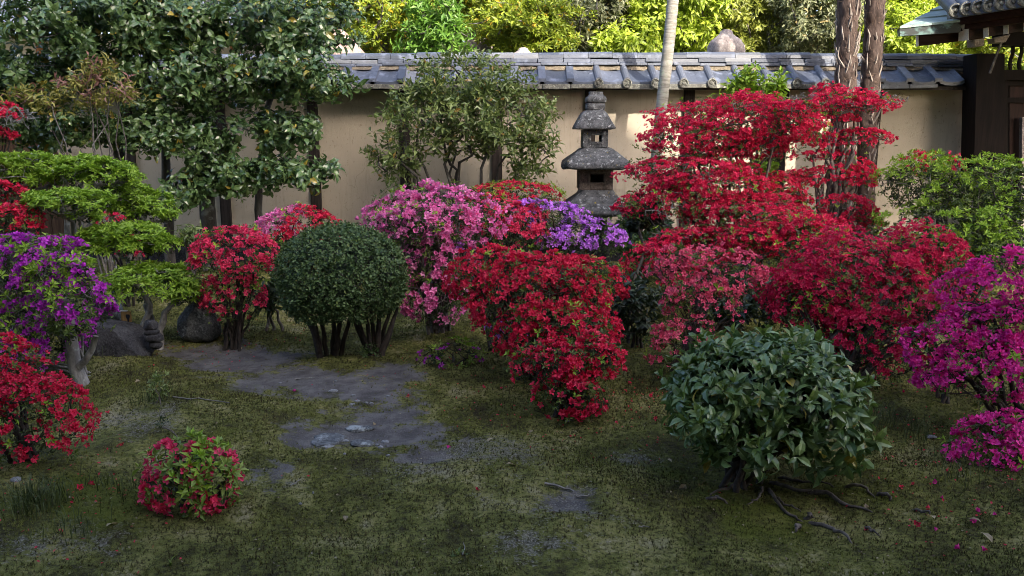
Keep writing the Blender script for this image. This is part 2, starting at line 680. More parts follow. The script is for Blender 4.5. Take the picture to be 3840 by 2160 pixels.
def build_plants():
    # which flowers and leaves does the picture show largest: a coarse depth buffer over all of them
    W, H = 640, 360
    buf = np.full(W * H, 1e9)
    for P in PLANTS:
        for pos, _R, sc, *_ in P.fl + P.lv:
            u, v, z = project(pos)
            i = np.floor(u / 3840 * W).astype(int); j = np.floor(v / 2160 * H).astype(int)
            ok = (i >= 0) & (i < W) & (j >= 0) & (j < H)
            np.minimum.at(buf, j[ok] * W + i[ok], z[ok])

    def score(pos, sc, Rm, col):
        u, v, z = project(pos)
        i = np.floor(u / 3840 * W).astype(int); j = np.floor(v / 2160 * H).astype(int)
        ok = (i >= 0) & (i < W) & (j >= 0) & (j < H)
        k = np.where(ok, j * W + i, 0)
        vis = ok & (z <= buf[k] + 0.012)
        view = unit(pos - np.array([0, 0, CAM_Z]))
        face = np.abs(np.einsum('ni,ni->n', Rm[:, :, col], view))
        return np.where(vis, sc / z * (0.35 + face), 0)

    cache = {}

    def proto(key, tmpl, mat):
        k = (key, mat.name)
        if k not in cache:
            v, f, a = tmpl
            me = bpy.data.meshes.new(key)
            me.from_pydata([tuple(x) for x in v], [], [tuple(int(q) for q in x) for x in f])
            for nm, arr in (('rad', a), ('rnd', np.zeros(len(v)))):
                at_ = me.attributes.new(nm, 'FLOAT', 'POINT')
                at_.data.foreach_set('value', np.asarray(arr, dtype=np.float32))
            me.materials.append(mat)
            cache[k] = me
        return cache[k]

    for P in PLANTS:
        root = empty(P.name, P.base, P.label, P.cat, P.group)
        b = P.base
        stem_name = 'trunk' if any(w in P.name for w in ('tree', 'palm')) else 'stem'
        for pts, rad, sides in P.stems:
            wood_mesh([(pts, rad, sides)]).build(stem_name, P.bark, root, smooth=True)
        if P.twigs:
            wood_mesh(P.twigs).build('twigs', P.bark, root, smooth=True, kind='stuff')
        for o in P.extra:
            o(root)

        def emit(sets, nm, joined_nm, limit, tmpl_of, col):
            if not sets: return
            sc_all = [score(p, s, Rm, col) for p, Rm, s, *_ in sets]
            flat = np.concatenate(sc_all)
            thr = 1e9
            if limit > 0 and (flat > 0).any():
                srt = np.sort(flat)[::-1]
                thr = max(srt[min(limit, len(srt) - 1)], 1e-9)
            by_mat = {}
            proto_first = {}
            for (pos, Rm, s, mat, var), q in zip(sets, sc_all):
                solo = q > thr
                rnd = rng.random(len(pos))
                for i in np.nonzero(solo)[0]:
                    tk, tm = tmpl_of(var, i)
                    src = proto_first.get((tk, mat.name))
                    if src is None:
                        o = bpy.data.objects.new(nm, proto(tk, tm, mat))
                        proto_first[(tk, mat.name)] = o
                    else:
                        o = src.copy()
                    COL.objects.link(o)
                    o.parent = root
                    M = np.eye(4)
                    M[:3, :3] = Rm[i] * s[i]
                    M[:3, 3] = pos[i] - b
                    o.matrix_basis = Matrix(M.tolist())
                rest = ~solo
                keys = np.array([tmpl_of(var, i)[0] for i in range(len(pos))]) if not isinstance(var, str) else np.full(len(pos), tmpl_of(var, 0)[0])
                for tk in np.unique(keys):
                    m = rest & (keys == tk)
                    if not m.any(): continue
                    i0 = int(np.nonzero(keys == tk)[0][0])
                    by_mat.setdefault(mat.name, (mat, []))[1].append(joined(LOW.get(tk, tmpl_of(var, i0)[1]), Rm[m], pos[m], s[m], rnd[m]))
            V, FF, A, RR, off, mats, mi = [], [], [], [], 0, [], []
            for _k, (mat, parts) in by_mat.items():
                for v, f, a, rr in parts:
                    V.append(v); FF.append(f + off); A.append(a); RR.append(rr)
                    mi.append(np.full(len(f), len(mats)))
                    off += len(v)
                mats.append(mat)
            if V:
                o = np_mesh(joined_nm, np.concatenate(V), np.concatenate(FF), mats[0],
                            {'rad': np.concatenate(A), 'rnd': np.concatenate(RR)}, parent=root, kind='stuff')
                for m in mats[1:]: o.data.materials.append(m)
                o.data.polygons.foreach_set('material_index', np.concatenate(mi).astype(np.int32))

        emit(P.fl, 'flower', 'blossom', P.solo_flower, lambda var, i: ('flower_%d' % var[i], FLOWERS[var[i]]), 2)
        emit(P.lv, 'leaf', 'foliage', P.solo_leaf, lambda var, i: (var, TM[var]), 2)


# ------------------------------------------------------------------ materials
M = {}
M['red'] = mat_petal('petal_red', (0.68, 0.016, 0.090), (0.48, 0.007, 0.048))
M['scarlet'] = mat_petal('petal_scarlet', (0.66, 0.014, 0.070), (0.46, 0.007, 0.034))
M['coral'] = mat_petal('petal_coral', (0.78, 0.048, 0.145), (0.56, 0.015, 0.065))
M['rose'] = mat_petal('petal_rose', (0.78, 0.115, 0.22), (0.55, 0.02, 0.075))
M['crimson'] = mat_petal('petal_crimson', (0.60, 0.012, 0.088), (0.40, 0.006, 0.045))
M['pink'] = mat_petal('petal_pink', (0.86, 0.21, 0.52), (0.66, 0.03, 0.2), light=(0.92, 0.42, 0.66))
M['lilac'] = mat_petal('petal_lilac', (0.60, 0.21, 0.80), (0.42, 0.08, 0.52))
M['purple'] = mat_petal('petal_purple', (0.50, 0.032, 0.50), (0.30, 0.014, 0.26))
M['magenta'] = mat_petal('petal_magenta', (0.74, 0.028, 0.34), (0.52, 0.012, 0.18))
M['white'] = mat_petal('petal_white', (0.8, 0.8, 0.74), (0.7, 0.7, 0.5))
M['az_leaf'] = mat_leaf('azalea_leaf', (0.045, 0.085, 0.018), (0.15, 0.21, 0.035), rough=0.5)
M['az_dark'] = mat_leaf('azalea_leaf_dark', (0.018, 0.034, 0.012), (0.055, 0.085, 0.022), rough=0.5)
M['fresh'] = mat_leaf('fresh_leaf', (0.18, 0.33, 0.028), (0.35, 0.51, 0.055), rough=0.5, transl=0.3)
M['fresh2'] = mat_leaf('fresh_leaf_soft', (0.15, 0.235, 0.036), (0.31, 0.41, 0.09), rough=0.5, transl=0.3)
M['camellia'] = mat_leaf('camellia_leaf', (0.046, 0.104, 0.040), (0.165, 0.255, 0.09), odd=(0.36, 0.28, 0.05), odd_share=0.03, rough=0.22, spec=0.7, transl=0.15)
M['camellia_new'] = mat_leaf('camellia_new_leaf', (0.07, 0.12, 0.025), (0.17, 0.23, 0.05), rough=0.35)
M['osman'] = mat_leaf('evergreen_leaf', (0.090, 0.150, 0.042), (0.28, 0.345, 0.12), odd=(0.34, 0.22, 0.06), odd_share=0.03, rough=0.33, spec=0.55)
M['box'] = mat_leaf('box_leaf', (0.032, 0.070, 0.024), (0.125, 0.195, 0.07), rough=0.45, spec=0.3, transl=0.12)
M['garden'] = mat_leaf('glossy_leaf', (0.055, 0.118, 0.044), (0.215, 0.315, 0.118), odd=(0.34, 0.27, 0.05), odd_share=0.035, rough=0.30, spec=0.6, transl=0.12)
M['box_new'] = mat_leaf('box_new_leaf', (0.07, 0.12, 0.03), (0.17, 0.23, 0.07), rough=0.4)
M['garden_new'] = mat_leaf('glossy_new_leaf', (0.07, 0.13, 0.03), (0.16, 0.23, 0.06), rough=0.32, spec=0.55)
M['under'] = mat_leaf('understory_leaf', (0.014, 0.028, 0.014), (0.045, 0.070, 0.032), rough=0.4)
M['nandina'] = mat_leaf('nandina_leaf', (0.24, 0.25, 0.055), (0.38, 0.36, 0.10), rough=0.45)
M['nandina_red'] = mat_leaf('nandina_leaf_red', (0.27, 0.11, 0.10), (0.40, 0.24, 0.22), rough=0.45)
M['lime'] = mat_leaf('lime_leaf', (0.26, 0.38, 0.024), (0.48, 0.58, 0.06), rough=0.45, transl=0.3)
M['yellowgreen'] = mat_leaf('yellow_green_leaf', (0.17, 0.25, 0.02), (0.42, 0.49, 0.05), odd=(0.65, 0.42, 0.03), odd_share=0.05, rough=0.45)
M['pale'] = mat_leaf('pale_olive_leaf', (0.095, 0.12, 0.05), (0.34, 0.36, 0.20), rough=0.4, odd=(0.4, 0.3, 0.12), odd_share=0.04)
M['olive'] = mat_leaf('olive_leaf', (0.14, 0.18, 0.025), (0.36, 0.39, 0.06), rough=0.45)
M['sapling'] = mat_leaf('sapling_leaf', (0.09, 0.22, 0.025), (0.22, 0.40, 0.06), rough=0.45, transl=0.35)
M['bark'] = mat_bark('bark_grey', (0.06, 0.052, 0.046), (0.17, 0.155, 0.14), 40, (0.27, 0.28, 0.26))
M['bark_pale'] = mat_bark('bark_pale', (0.13, 0.125, 0.115), (0.27, 0.26, 0.245), 40, (0.34, 0.36, 0.34))
M['bark_dark'] = mat_bark('bark_dark', (0.022, 0.018, 0.015), (0.06, 0.05, 0.042), 40)
M['bark_cam'] = mat_bark('bark_camellia', (0.04, 0.036, 0.032), (0.12, 0.11, 0.10), 16, (0.2, 0.21, 0.2))
M['lichen_twig'] = mat_bark('lichen_twig', (0.11, 0.105, 0.10), (0.25, 0.25, 0.245), 60)
M['root'] = mat_bark('root_bark', (0.05, 0.042, 0.036), (0.14, 0.122, 0.108), 30)
M['tile'] = mat_tile('roof_tile', (0.048, 0.059, 0.084), (0.098, 0.114, 0.155))
M['tile_dark'] = mat_tile('roof_tile_worn', (0.06, 0.07, 0.095), (0.12, 0.135, 0.17))
M['mortar'] = mat_stone('tile_mortar', (0.12, 0.10, 0.075), (0.23, 0.195, 0.145), (0.09, 0.09, 0.05), scale=24)
M['eave_edge'] = mat_stone('eave_edge_lichen', (0.09, 0.09, 0.085), (0.19, 0.19, 0.17), (0.32, 0.33, 0.28), scale=20, cover=0.52)
M['post'] = mat_wood('post_wood', (0.018, 0.014, 0.013), (0.05, 0.04, 0.036), 0.75)
M['beam'] = mat_wood('gate_beam', (0.016, 0.007, 0.006), (0.042, 0.019, 0.016), 0.65, 'X')
M['gate'] = mat_wood('gate_post_wood', (0.004, 0.0025, 0.0025), (0.011, 0.0065, 0.006), 0.8)
M['door'] = mat_wood('door_wood', (0.012, 0.006, 0.005), (0.034, 0.015, 0.013), 0.7)
M['plank'] = mat_wood('old_board', (0.05, 0.028, 0.018), (0.11, 0.065, 0.04), 0.7)
M['whitetip'] = mat_stone('white_paint', (0.62, 0.61, 0.58), (0.8, 0.79, 0.76), (0.4, 0.4, 0.38), scale=25, cover=0.66)
M['lantern'] = mat_stone('lantern_stone', (0.046, 0.049, 0.053), (0.135, 0.140, 0.147), (0.38, 0.40, 0.41), yellow=(0.30, 0.23, 0.04), scale=17, cover=0.55)
M['lantern_warm'] = mat_stone('lantern_stone_brown', (0.075, 0.06, 0.052), (0.17, 0.14, 0.125), (0.22, 0.21, 0.2), scale=12, cover=0.63)
M['rock'] = mat_stone('rock_grey', (0.06, 0.065, 0.068), (0.17, 0.18, 0.185), (0.30, 0.33, 0.33), scale=9, cover=0.54)
M['rock_dark'] = mat_stone('rock_dark', (0.024, 0.024, 0.027), (0.062, 0.062, 0.066), (0.13, 0.155, 0.155), scale=9, cover=0.62)
M['rock_pink'] = mat_stone('rock_pink', (0.25, 0.17, 0.15), (0.42, 0.31, 0.27), (0.5, 0.45, 0.4), scale=9, cover=0.62)
M['rock_pale'] = mat_stone('rock_pale', (0.24, 0.20, 0.19), (0.40, 0.36, 0.34), (0.18, 0.16, 0.16), scale=8, cover=0.56)
M['pebble'] = mat_stone('pebble_stone', (0.16, 0.17, 0.18), (0.30, 0.31, 0.32), (0.4, 0.4, 0.4), scale=30, cover=0.68)


def mat_copper():
    t = NT('copper_patina')
    n = t.noise(7, 6, 0.65)
    c = t.mix(t.step(n, 0.3, 0.7), (0.20, 0.29, 0.27), (0.36, 0.46, 0.43))
    c = t.mix(t.step(t.noise(20, 5), 0.58, 0.7), c, (0.12, 0.13, 0.12))
    return t.done(c, 0.55, 0.4)


def mat_fascia():
    t = NT('copper_fascia')
    n = t.noise(6, 6, 0.65, t.scaled(t.pos(), (1, 1, 2)))
    c = t.mix(t.step(n, 0.48, 0.62), (0.035, 0.042, 0.042), (0.14, 0.24, 0.23))
    return t.done(c, 0.6, 0.35)


M['copper'] = mat_copper()
M['fascia'] = mat_fascia()


def mat_plaster():
    t = NT('plaster_ochre')
    p = t.pos()
    n = t.noise(1.4, 5, 0.6, p)
    c = t.mix(t.step(n, 0.3, 0.7), (0.46, 0.405, 0.325), (0.54, 0.48, 0.39))
    # old rain runs, speckles and cracks of the plaster itself
    st = t.noise(5, 5, 0.7, t.scaled(p, (2.2, 1, 0.16)))
    c = t.mix(t.math('MULTIPLY', t.step(st, 0.54, 0.76), 0.45), c, (0.20, 0.155, 0.105))
    sp = t.noise(42, 4, 0.75, t.scaled(p, (1, 1, 0.5)))
    c = t.mix(t.math('MULTIPLY', t.step(sp, 0.58, 0.70), 0.6), c, (0.17, 0.13, 0.09))
    c = t.mix(t.math('MULTIPLY', t.step(t.noise(90, 3, 0.7), 0.35, 0.65), 0.18), c, (0.55, 0.45, 0.32))
    vo = t.node('ShaderNodeTexVoronoi', feature='DISTANCE_TO_EDGE')
    vo.inputs['Scale'].default_value = 0.9
    wv = t.node('ShaderNodeVectorMath', operation='ADD')
    nz = t.node('ShaderNodeTexNoise'); nz.inputs['Scale'].default_value = 5; nz.inputs['Detail'].default_value = 5
    t.lk(p, nz.inputs['Vector'])
    t.lk(p, wv.inputs[0]); t.lk(nz.outputs['Color'], wv.inputs[1])
    t.lk(wv.outputs[0], vo.inputs['Vector'])
    c = t.mix(t.math('MULTIPLY', t.math('MULTIPLY', t.step(vo.outputs['Distance'], 0.009, 0.002), t.step(t.noise(1.7, 3, 0.6, p), 0.54, 0.64)), 0.5), c, (0.15, 0.115, 0.08))
    c = t.mix(t.math('MULTIPLY', t.step(t.noise(1.1, 4, 0.6, t.scaled(p, (1, 1, 1.6))), 0.55, 0.75), 0.35), c, (0.30, 0.25, 0.185))
    gr = t.noise(120, 4, 0.75, p)
    t.bump(t.math('ADD', gr, t.math('MULTIPLY', t.noise(18, 4), 0.8)), 0.5, 0.006)
    return t.done(c, 0.92, 0.15)


M['plaster'] = mat_plaster()


def mat_ground():
    t = NT('moss_and_soil')
    p = t.pos()
    big = t.noise(2.3, 5, 0.6, p)
    mid = t.noise(9, 5, 0.65, p)
    fine = t.noise(55, 4, 0.7, p)
    vfine = t.noise(160, 3, 0.7, p)
    moss = t.ramp(t.math('ADD', t.math('MULTIPLY', big, 0.45), t.math('ADD', t.math('MULTIPLY', mid, 0.40), t.math('MULTIPLY', fine, 0.15))),
                  [(0.36, (0.030, 0.025, 0.013)), (0.44, (0.066, 0.066, 0.020)), (0.50, (0.118, 0.124, 0.032)), (0.555, (0.20, 0.19, 0.065)), (0.63, (0.29, 0.26, 0.155))])
    moss = t.mix(t.math('MULTIPLY', t.step(fine, 0.52, 0.36), 0.75), moss, (0.028, 0.024, 0.013))
    moss = t.mix(t.math('MULTIPLY', t.step(vfine, 0.55, 0.72), 0.4), moss, (0.20, 0.20, 0.075))
    soil = t.mix(t.step(mid, 0.32, 0.68), (0.082, 0.077, 0.074), (0.165, 0.155, 0.148))
    soil = t.mix(t.step(vfine, 0.60, 0.72), soil, (0.23, 0.225, 0.23))
    soil = t.mix(t.step(t.noise(26, 4, 0.7, p), 0.62, 0.69), soil, (0.07, 0.062, 0.025))
    d = t.math('ADD', t.attr('dirt'), t.math('ADD', t.math('MULTIPLY', t.math('SUBTRACT', t.noise(14, 7, 0.75, p), 0.5), 2.3), t.math('MULTIPLY', t.math('SUBTRACT', t.noise(4, 3, 0.6, p), 0.5), 0.8)))
    c = t.mix(t.step(d, 0.33, 0.66), moss, soil)
    gravel = t.mix(t.step(vfine, 0.45, 0.6), (0.095, 0.088, 0.075), (0.26, 0.243, 0.21))
    g = t.math('ADD', t.attr('gravel'), t.math('ADD', t.math('MULTIPLY', t.math('SUBTRACT', t.noise(26, 5, 0.75, p), 0.5), 2.2), t.math('MULTIPLY', t.math('SUBTRACT', t.noise(110, 3, 0.7, p), 0.5), 1.8)))
    c = t.mix(t.math('MULTIPLY', t.step(g, 0.48, 0.78), 0.75), c, gravel)
    gm = t.math('ADD', t.attr('green'), t.math('MULTIPLY', t.math('SUBTRACT', mid, 0.5), 0.8))
    c = t.mix(t.math('MULTIPLY', t.step(gm, 0.35, 0.8), 0.85), c, t.mix(fine, (0.030, 0.045, 0.006), (0.105, 0.125, 0.014)))
    h = t.math('ADD', fine, t.math('MULTIPLY', vfine, 0.7))
    t.bump(h, 0.9, 0.014)
    return t.done(c, 0.95, 0.1)


M['ground'] = mat_ground()


def mat_moss():
    t = NT('moss_tuft')
    r = t.attr('rnd')
    rad = t.attr('rad')
    n = t.noise(2.6, 4, 0.6)
    a = t.mix(t.step(n, 0.40, 0.60), (0.048, 0.062, 0.013), (0.20, 0.23, 0.05))
    a = t.mix(t.step(t.noise(1.5, 4, 0.6, t.scaled(t.pos(), (1, 1, 1))), 0.55, 0.68), a, (0.095, 0.062, 0.032))
    a = t.mix(t.step(t.noise(4.4, 5, 0.7), 0.55, 0.63), a, (0.30, 0.275, 0.115))
    c = t.mix(r, t.mix(1.0, a, (0.45, 0.42, 0.4), 'MULTIPLY'), a)
    c = t.mix(t.math('MULTIPLY', rad, t.step(r, 0.25, 0.9)), c, (0.25, 0.26, 0.08))
    return t.done(c, 0.85, 0.15)


M['moss'] = mat_moss()
M['grass'] = mat_leaf('grass_blade', (0.035, 0.055, 0.015), (0.10, 0.125, 0.04), rough=0.6)


# ------------------------------------------------------------------ ground
def ell(px, py, rxp, ryp):
    """ellipse on the ground: centre, half axes in metres"""
    c = on_ground(px, py)
    a, b = on_ground(px, py - ryp), on_ground(px, py + ryp)
    return c[0], c[1], rxp * np.linalg.norm(c - [0, 0, CAM_Z]) / F, abs(a[1] - b[1]) / 2


def blob(X, Y, ells, soft=False):
    out = np.zeros_like(X)
    P_ = np.stack([X.ravel(), Y.ravel(), np.zeros(X.size)], 1)
    wob = (0.45 * vnoise(P_, 6, 91) + 0.42 * vnoise(P_, 17, 92) + 0.30 * vnoise(P_, 45, 93)).reshape(X.shape) + 0.13 * np.sin(5.1 * X + 2.2 * Y) + 0.12 * np.sin(-3.7 * X + 7.3 * Y + 1) + 0.08 * np.sin(13 * X + 9 * Y)
    for cx, cy, rx, ry in ells:
        q = np.sqrt(((X - cx) / rx) ** 2 + ((Y - cy) / ry) ** 2) + wob
        out = np.maximum(out, np.clip(1.1 - q * 0.55, 0, 1) if not soft else 0.72 * np.exp(-0.9 * q * q))
    return out


DIRT = [ell(*e) for e in [(800, 1335, 130, 30), (900, 1380, 170, 40), (1060, 1425, 170, 38), (1250, 1450, 160, 42), (1390, 1480, 150, 50),
                          (1400, 1560, 150, 60), (1350, 1640, 230, 55), (1200, 1655, 130, 30), (1480, 1410, 130, 35), (1030, 1770, 90, 55), (1500, 1640, 90, 40), (2130, 1900, 130, 45), (1600, 1730, 90, 22), (1480, 1400, 90, 24)]]
GRAV = [ell(*e) for e in [(2120, 1900, 230, 110), (1900, 1700, 300, 90), (1250, 1650, 120, 30), (1020, 1790, 80, 50), (1950, 2060, 160, 70), (600, 1560, 200, 60), (100, 2040, 250, 90), (1560, 1780, 200, 70), (2350, 1720, 200, 60)]]
GREEN = [ell(*e) for e in [(2780, 1900, 380, 120), (2520, 1760, 160, 70), (3150, 1830, 250, 90), (300, 1900, 330, 130), (760, 1700, 100, 200), (700, 1500, 200, 60)]]


def ground_block(name, xs, ys, hole=None, label=None):
    X, Y = np.meshgrid(xs, ys)
    d = blob(X, Y, DIRT)
    g = blob(X, Y, GRAV, True)
    gr = blob(X, Y, GREEN, True)
    P = np.stack([X.ravel(), Y.ravel(), np.zeros(X.size)], 1)
    rough = 0.015 * vnoise(P, 13, 3) + 0.007 * vnoise(P, 38, 4) + 0.03 * vnoise(P, 4.5, 8)
    Z = gz(X, Y).ravel() + (1 - d.ravel()) * rough + (0.012 * (1 - d.ravel()))
    V = np.stack([X.ravel(), Y.ravel(), Z], 1)
    nx, ny = len(xs), len(ys)
    i = np.arange(ny - 1)[:, None] * nx + np.arange(nx - 1)[None]
    f = np.stack([i, i + 1, i + nx + 1, i + nx], -1).reshape(-1, 4)
    at_ = {'dirt': d.ravel(), 'gravel': g.ravel(), 'green': gr.ravel()}
    fd = d.ravel()[f].mean(1) + 0.12 * vnoise(V[f].mean(1), 11, 33)
    out = []
    for nm, msk in (('ground', fd <= 0.5), ('path', fd > 0.5)):
        used = np.unique(f[msk])
        remap = np.zeros(len(V), int)
        remap[used] = np.arange(len(used))
        o = np_mesh(nm, V[used], remap[f[msk]], M['ground'], {k: v[used] for k, v in at_.items()}, smooth=True)
        tag(o, kind='structure')
        out.append(o)
    return V, d.ravel(), g.ravel(), gr.ravel()


gx = np.arange(-6.0, 6.001, 0.03)
gy = np.arange(1.2, 9.001, 0.03)
ground_block('ground', gx, gy)
# the rest of the land out to the horizon: a frame round the garden sheet, its inner edge on the sheet's edge
mb = MB()
zo = -0.03
for a, b in (((-900, -900), (900, 1.2)), ((-900, 9.0), (900, 900)), ((-900, 1.2), (-6.0, 9.0)), ((6.0, 1.2), (900, 9.0))):
    mb.add([[a[0], a[1], zo], [b[0], a[1], zo], [b[0], b[1], zo], [a[0], b[1], zo]], [[0, 1, 2, 3]])
tag(mb.build('terrain', M['ground']), kind='structure')

# moss tufts
def moss_tufts():
    n = 190000
    r = np.random.default_rng(12)
    # more where the picture is near; inside the visible wedge
    Y = 1.9 + (8.2 - 1.9) * r.random(n) ** 1.7
    X = (r.random(n) * 2 - 1) * (0.66 * Y + 0.25)
    d = blob(X, Y, DIRT)
    g = blob(X, Y, GRAV, True)
    P = np.stack([X, Y, 0 * X], 1)
    patch = vnoise(P, 5, 21) + 0.6 * vnoise(P, 14, 22)
    keep = (r.random(n) > np.clip((d - 0.22) * 2.0, 0, 0.985)) & (r.random(n) < np.clip(0.62 + 0.45 * patch - 0.9 * g, 0.04, 1))
    X, Y, P, d = X[keep], Y[keep], P[keep], d[keep]
    rough = 0.015 * vnoise(P, 13, 3) + 0.007 * vnoise(P, 38, 4) + 0.03 * vnoise(P, 4.5, 8)
    Z = gz(X, Y) + (1 - d) * (rough + 0.012)
    pos = np.stack([X, Y, Z - 0.003], 1)
    V, Fc, A = [], [], []
    for k in range(5):
        th = k * 2 * math.pi / 5
        c, s = math.cos(th), math.sin(th)
        b = len(V)
        V += [[-0.12 * s, 0.12 * c, 0], [0.12 * s, -0.12 * c, 0], [0.55 * c, 0.55 * s, 0.85 + 0.2 * (k % 2)]]
        A += [0, 0, 1]
        Fc.append([b, b + 1, b + 2])
    sc = r.uniform(0.006, 0.013, len(pos)) * (0.75 + 0.12 * Y)
    Rm = frames_from_normal(np.array([0, 0, 1.0]) + r.normal(size=(len(pos), 3)) * 0.25, r.uniform(0, 6.28, len(pos)))
    v, f, a, rr = joined((np.array(V), np.array(Fc), np.array(A)), Rm, pos, sc, r.random(len(pos)))
    o = np_mesh('moss', v, f, M['moss'], {'rad': a, 'rnd': rr}, kind='stuff')
    tag(o, 'low cushion moss covering the shaded garden ground', 'moss')


moss_tufts()


def moss_spikes():
    """upright dark brown shoots of the hair moss"""
    n = 90000
    r = np.random.default_rng(77)
    Y = 1.9 + (8.0 - 1.9) * r.random(n) ** 1.6
    X = (r.random(n) * 2 - 1) * (0.66 * Y + 0.25)
    d = blob(X, Y, DIRT)
    P = np.stack([X, Y, 0 * X], 1)
    patch = vnoise(P, 3.2, 61) + 0.7 * vnoise(P, 9, 62)
    keep = (r.random(n) > np.clip((d - 0.2) * 3.0, 0, 0.99)) & (r.random(n) < np.clip(0.42 + 0.75 * patch - 0.35 * blob(X, Y, GRAV, True), 0.05, 1))
    X, Y, P, d = X[keep], Y[keep], P[keep], d[keep]
    rough = 0.015 * vnoise(P, 13, 3) + 0.007 * vnoise(P, 38, 4) + 0.03 * vnoise(P, 4.5, 8)
    pos = np.stack([X, Y, gz(X, Y) + (1 - d) * (rough + 0.012) - 0.003], 1)
    V, Fc, A = [], [], []
    for k in range(4):
        th = k * math.pi / 2 + 0.3
        c, s = math.cos(th), math.sin(th)
        for z, w in ((0.0, 0.30), (0.45, 0.26)):
            b = len(V)
            V += [[-0.07 * s, 0.07 * c, z], [0.07 * s, -0.07 * c, z], [w * c, w * s, z + 0.55]]
            A += [z, z, z + 0.5]
            Fc.append([b, b + 1, b + 2])
    sc = r.uniform(0.008, 0.017, len(pos)) * (0.75 + 0.09 * Y)
    Rm = frames_from_normal(np.array([0, 0, 1.0]) + r.normal(size=(len(pos), 3)) * 0.2, r.uniform(0, 6.28, len(pos)))
    v, f, a, rr = joined((np.array(V), np.array(Fc), np.array(A)), Rm, pos, sc, r.random(len(pos)))
    t = NT('hair_moss')
    c = t.mix(t.attr('rnd'), (0.022, 0.015, 0.009), (0.070, 0.054, 0.024))
    c = t.mix(t.math('MULTIPLY', t.step(t.attr('rad'), 0.4, 1.0), t.step(t.attr('rnd'), 0.5, 1.0)), c, (0.10, 0.12, 0.03))
    o = np_mesh('moss', v, f, t.done(c, 0.85, 0.15), {'rad': a, 'rnd': rr}, kind='stuff')
    tag(o, 'dark brown upright hair moss standing in patches on the ground', 'moss')


moss_spikes()

gz_flat = gz


def gz(x, y):
    """height of the finished ground with its moss cushions"""
    X, Y = np.atleast_1d(np.asarray(x, float)), np.atleast_1d(np.asarray(y, float))
    P = np.stack([X.ravel(), Y.ravel(), np.zeros(X.size)], 1)
    d = blob(X, Y, DIRT).ravel()
    rough = 0.015 * vnoise(P, 13, 3) + 0.007 * vnoise(P, 38, 4) + 0.03 * vnoise(P, 4.5, 8)
    z = gz_flat(X.ravel(), Y.ravel()) + (1 - d) * (rough + 0.012)
    return float(z[0]) if np.ndim(x) == 0 else z.reshape(X.shape)


# ------------------------------------------------------------------ the hall behind the viewer (its roof shades the garden)
hall = empty('temple_hall', (-2.0, -8.0, 0), 'large timber temple hall with a steep tiled roof behind the viewpoint', 'temple hall')
HX0, HX1 = -15.0, 10.05
k_ev, k_rg = np.array([-0.55, 6.38]), np.array([-7.25, 14.06])
mb = MB()
for y0, z0, y1, z1 in ((k_ev[0], k_ev[1], k_rg[0], k_rg[1]), (2 * k_rg[0] - k_ev[0], k_ev[1], k_rg[0], k_rg[1])):
    mb.hexa([[HX0, y0, z0], [HX1, y0, z0], [HX1, y1, z1], [HX0, y1, z1], [HX0, y0, z0 + 0.3], [HX1, y0, z0 + 0.3], [HX1, y1, z1 + 0.3], [HX0, y1, z1 + 0.3]])
mb.build('roof', M['tile_dark'], hall)
mb = MB()
mb.box((HX0 + 1, -12.5, 0.0), (HX1 - 1, -2.6, 7.0))
mb.build('wall', M['plaster'], hall)
for gx_ in (HX0 + 0.7, HX1 - 0.9):
    mb = MB()
    tri = np.array([[gx_, -0.75, 6.5], [gx_, -13.75, 6.5], [gx_, -7.25, 14.0]])
    mb.add(np.concatenate([tri, tri + [0.15, 0, 0]]), [[0, 1, 4, 3], [1, 2, 5, 4], [2, 0, 3, 5]], [[0, 2, 1], [3, 4, 5]])
    mb.build('gable', M['plank'], hall)
mb = MB()
mb.hexa([[-9, -0.35, 3.0], [9.5, -0.35, 3.0], [9.5, -2.6, 3.75], [-9, -2.6, 3.75], [-9, -0.35, 3.15], [9.5, -0.35, 3.15], [9.5, -2.6, 3.95], [-9, -2.6, 3.95]])
mb.build('veranda_roof', M['tile_dark'], hall)
mb = MB()
mb.box((-9, -2.6, 0.38), (9.5, 0.2, 0.46))
mb.build('veranda_floor', M['plank'], hall)
for x in (-8.7, -5.2, -1.9, 1.9, 5.2, 9.0):
    mb = MB()
    mb.box((x - 0.08, -0.75, -0.05), (x + 0.08, -0.6, 3.08))
    mb.build('post', M['post'], hall)

# ------------------------------------------------------------------ garden wall
WY = 8.75
wall = empty('garden_wall', (0, WY, 0), 'long ochre plaster garden wall with dark posts under a grey tiled coping', 'wall')
KX = WY / F


def wx(px, Y=WY):
    return at(px, 300, Y)[0]


POSTS = [-238, 114, 466, 818, 1168, 1513, 1863, 2215, 2586, 2940, 3290]
X_L, X_R = at(-600, 300, WY)[0], at(3662, 450, WY)[0]
z_top = at(1920, 300, WY)[2]
xs = [X_L] + [wx(p) for p in POSTS] + [X_R]
for a, b in zip(xs[:-1], xs[1:]):
    mb = MB()
    mb.box((a + 0.001, WY, -0.05), (b - 0.001, WY + 0.2, z_top + 0.04))
    mb.build('plaster_panel', M['plaster'], wall)
for p in POSTS:
    mb = MB()
    mb.box((wx(p) - 0.055, WY - 0.035, -0.05), (wx(p) + 0.055, WY + 0.1, z_top + 0.02))
    mb.build('post', M['post'], wall, bevel=0.006)
mb = MB()
mb.box((X_L, WY - 0.022, z_top - 0.075), (X_R, WY + 0.02, z_top + 0.035))
mb.build('wall_plate', M['post'], wall)
mb = MB()
mb.box((X_L, WY - 0.03, 0.14), (X_R, WY + 0.02, 0.22))
mb.build('sill_beam', M['post'], wall, bevel=0.008)
x = X_L
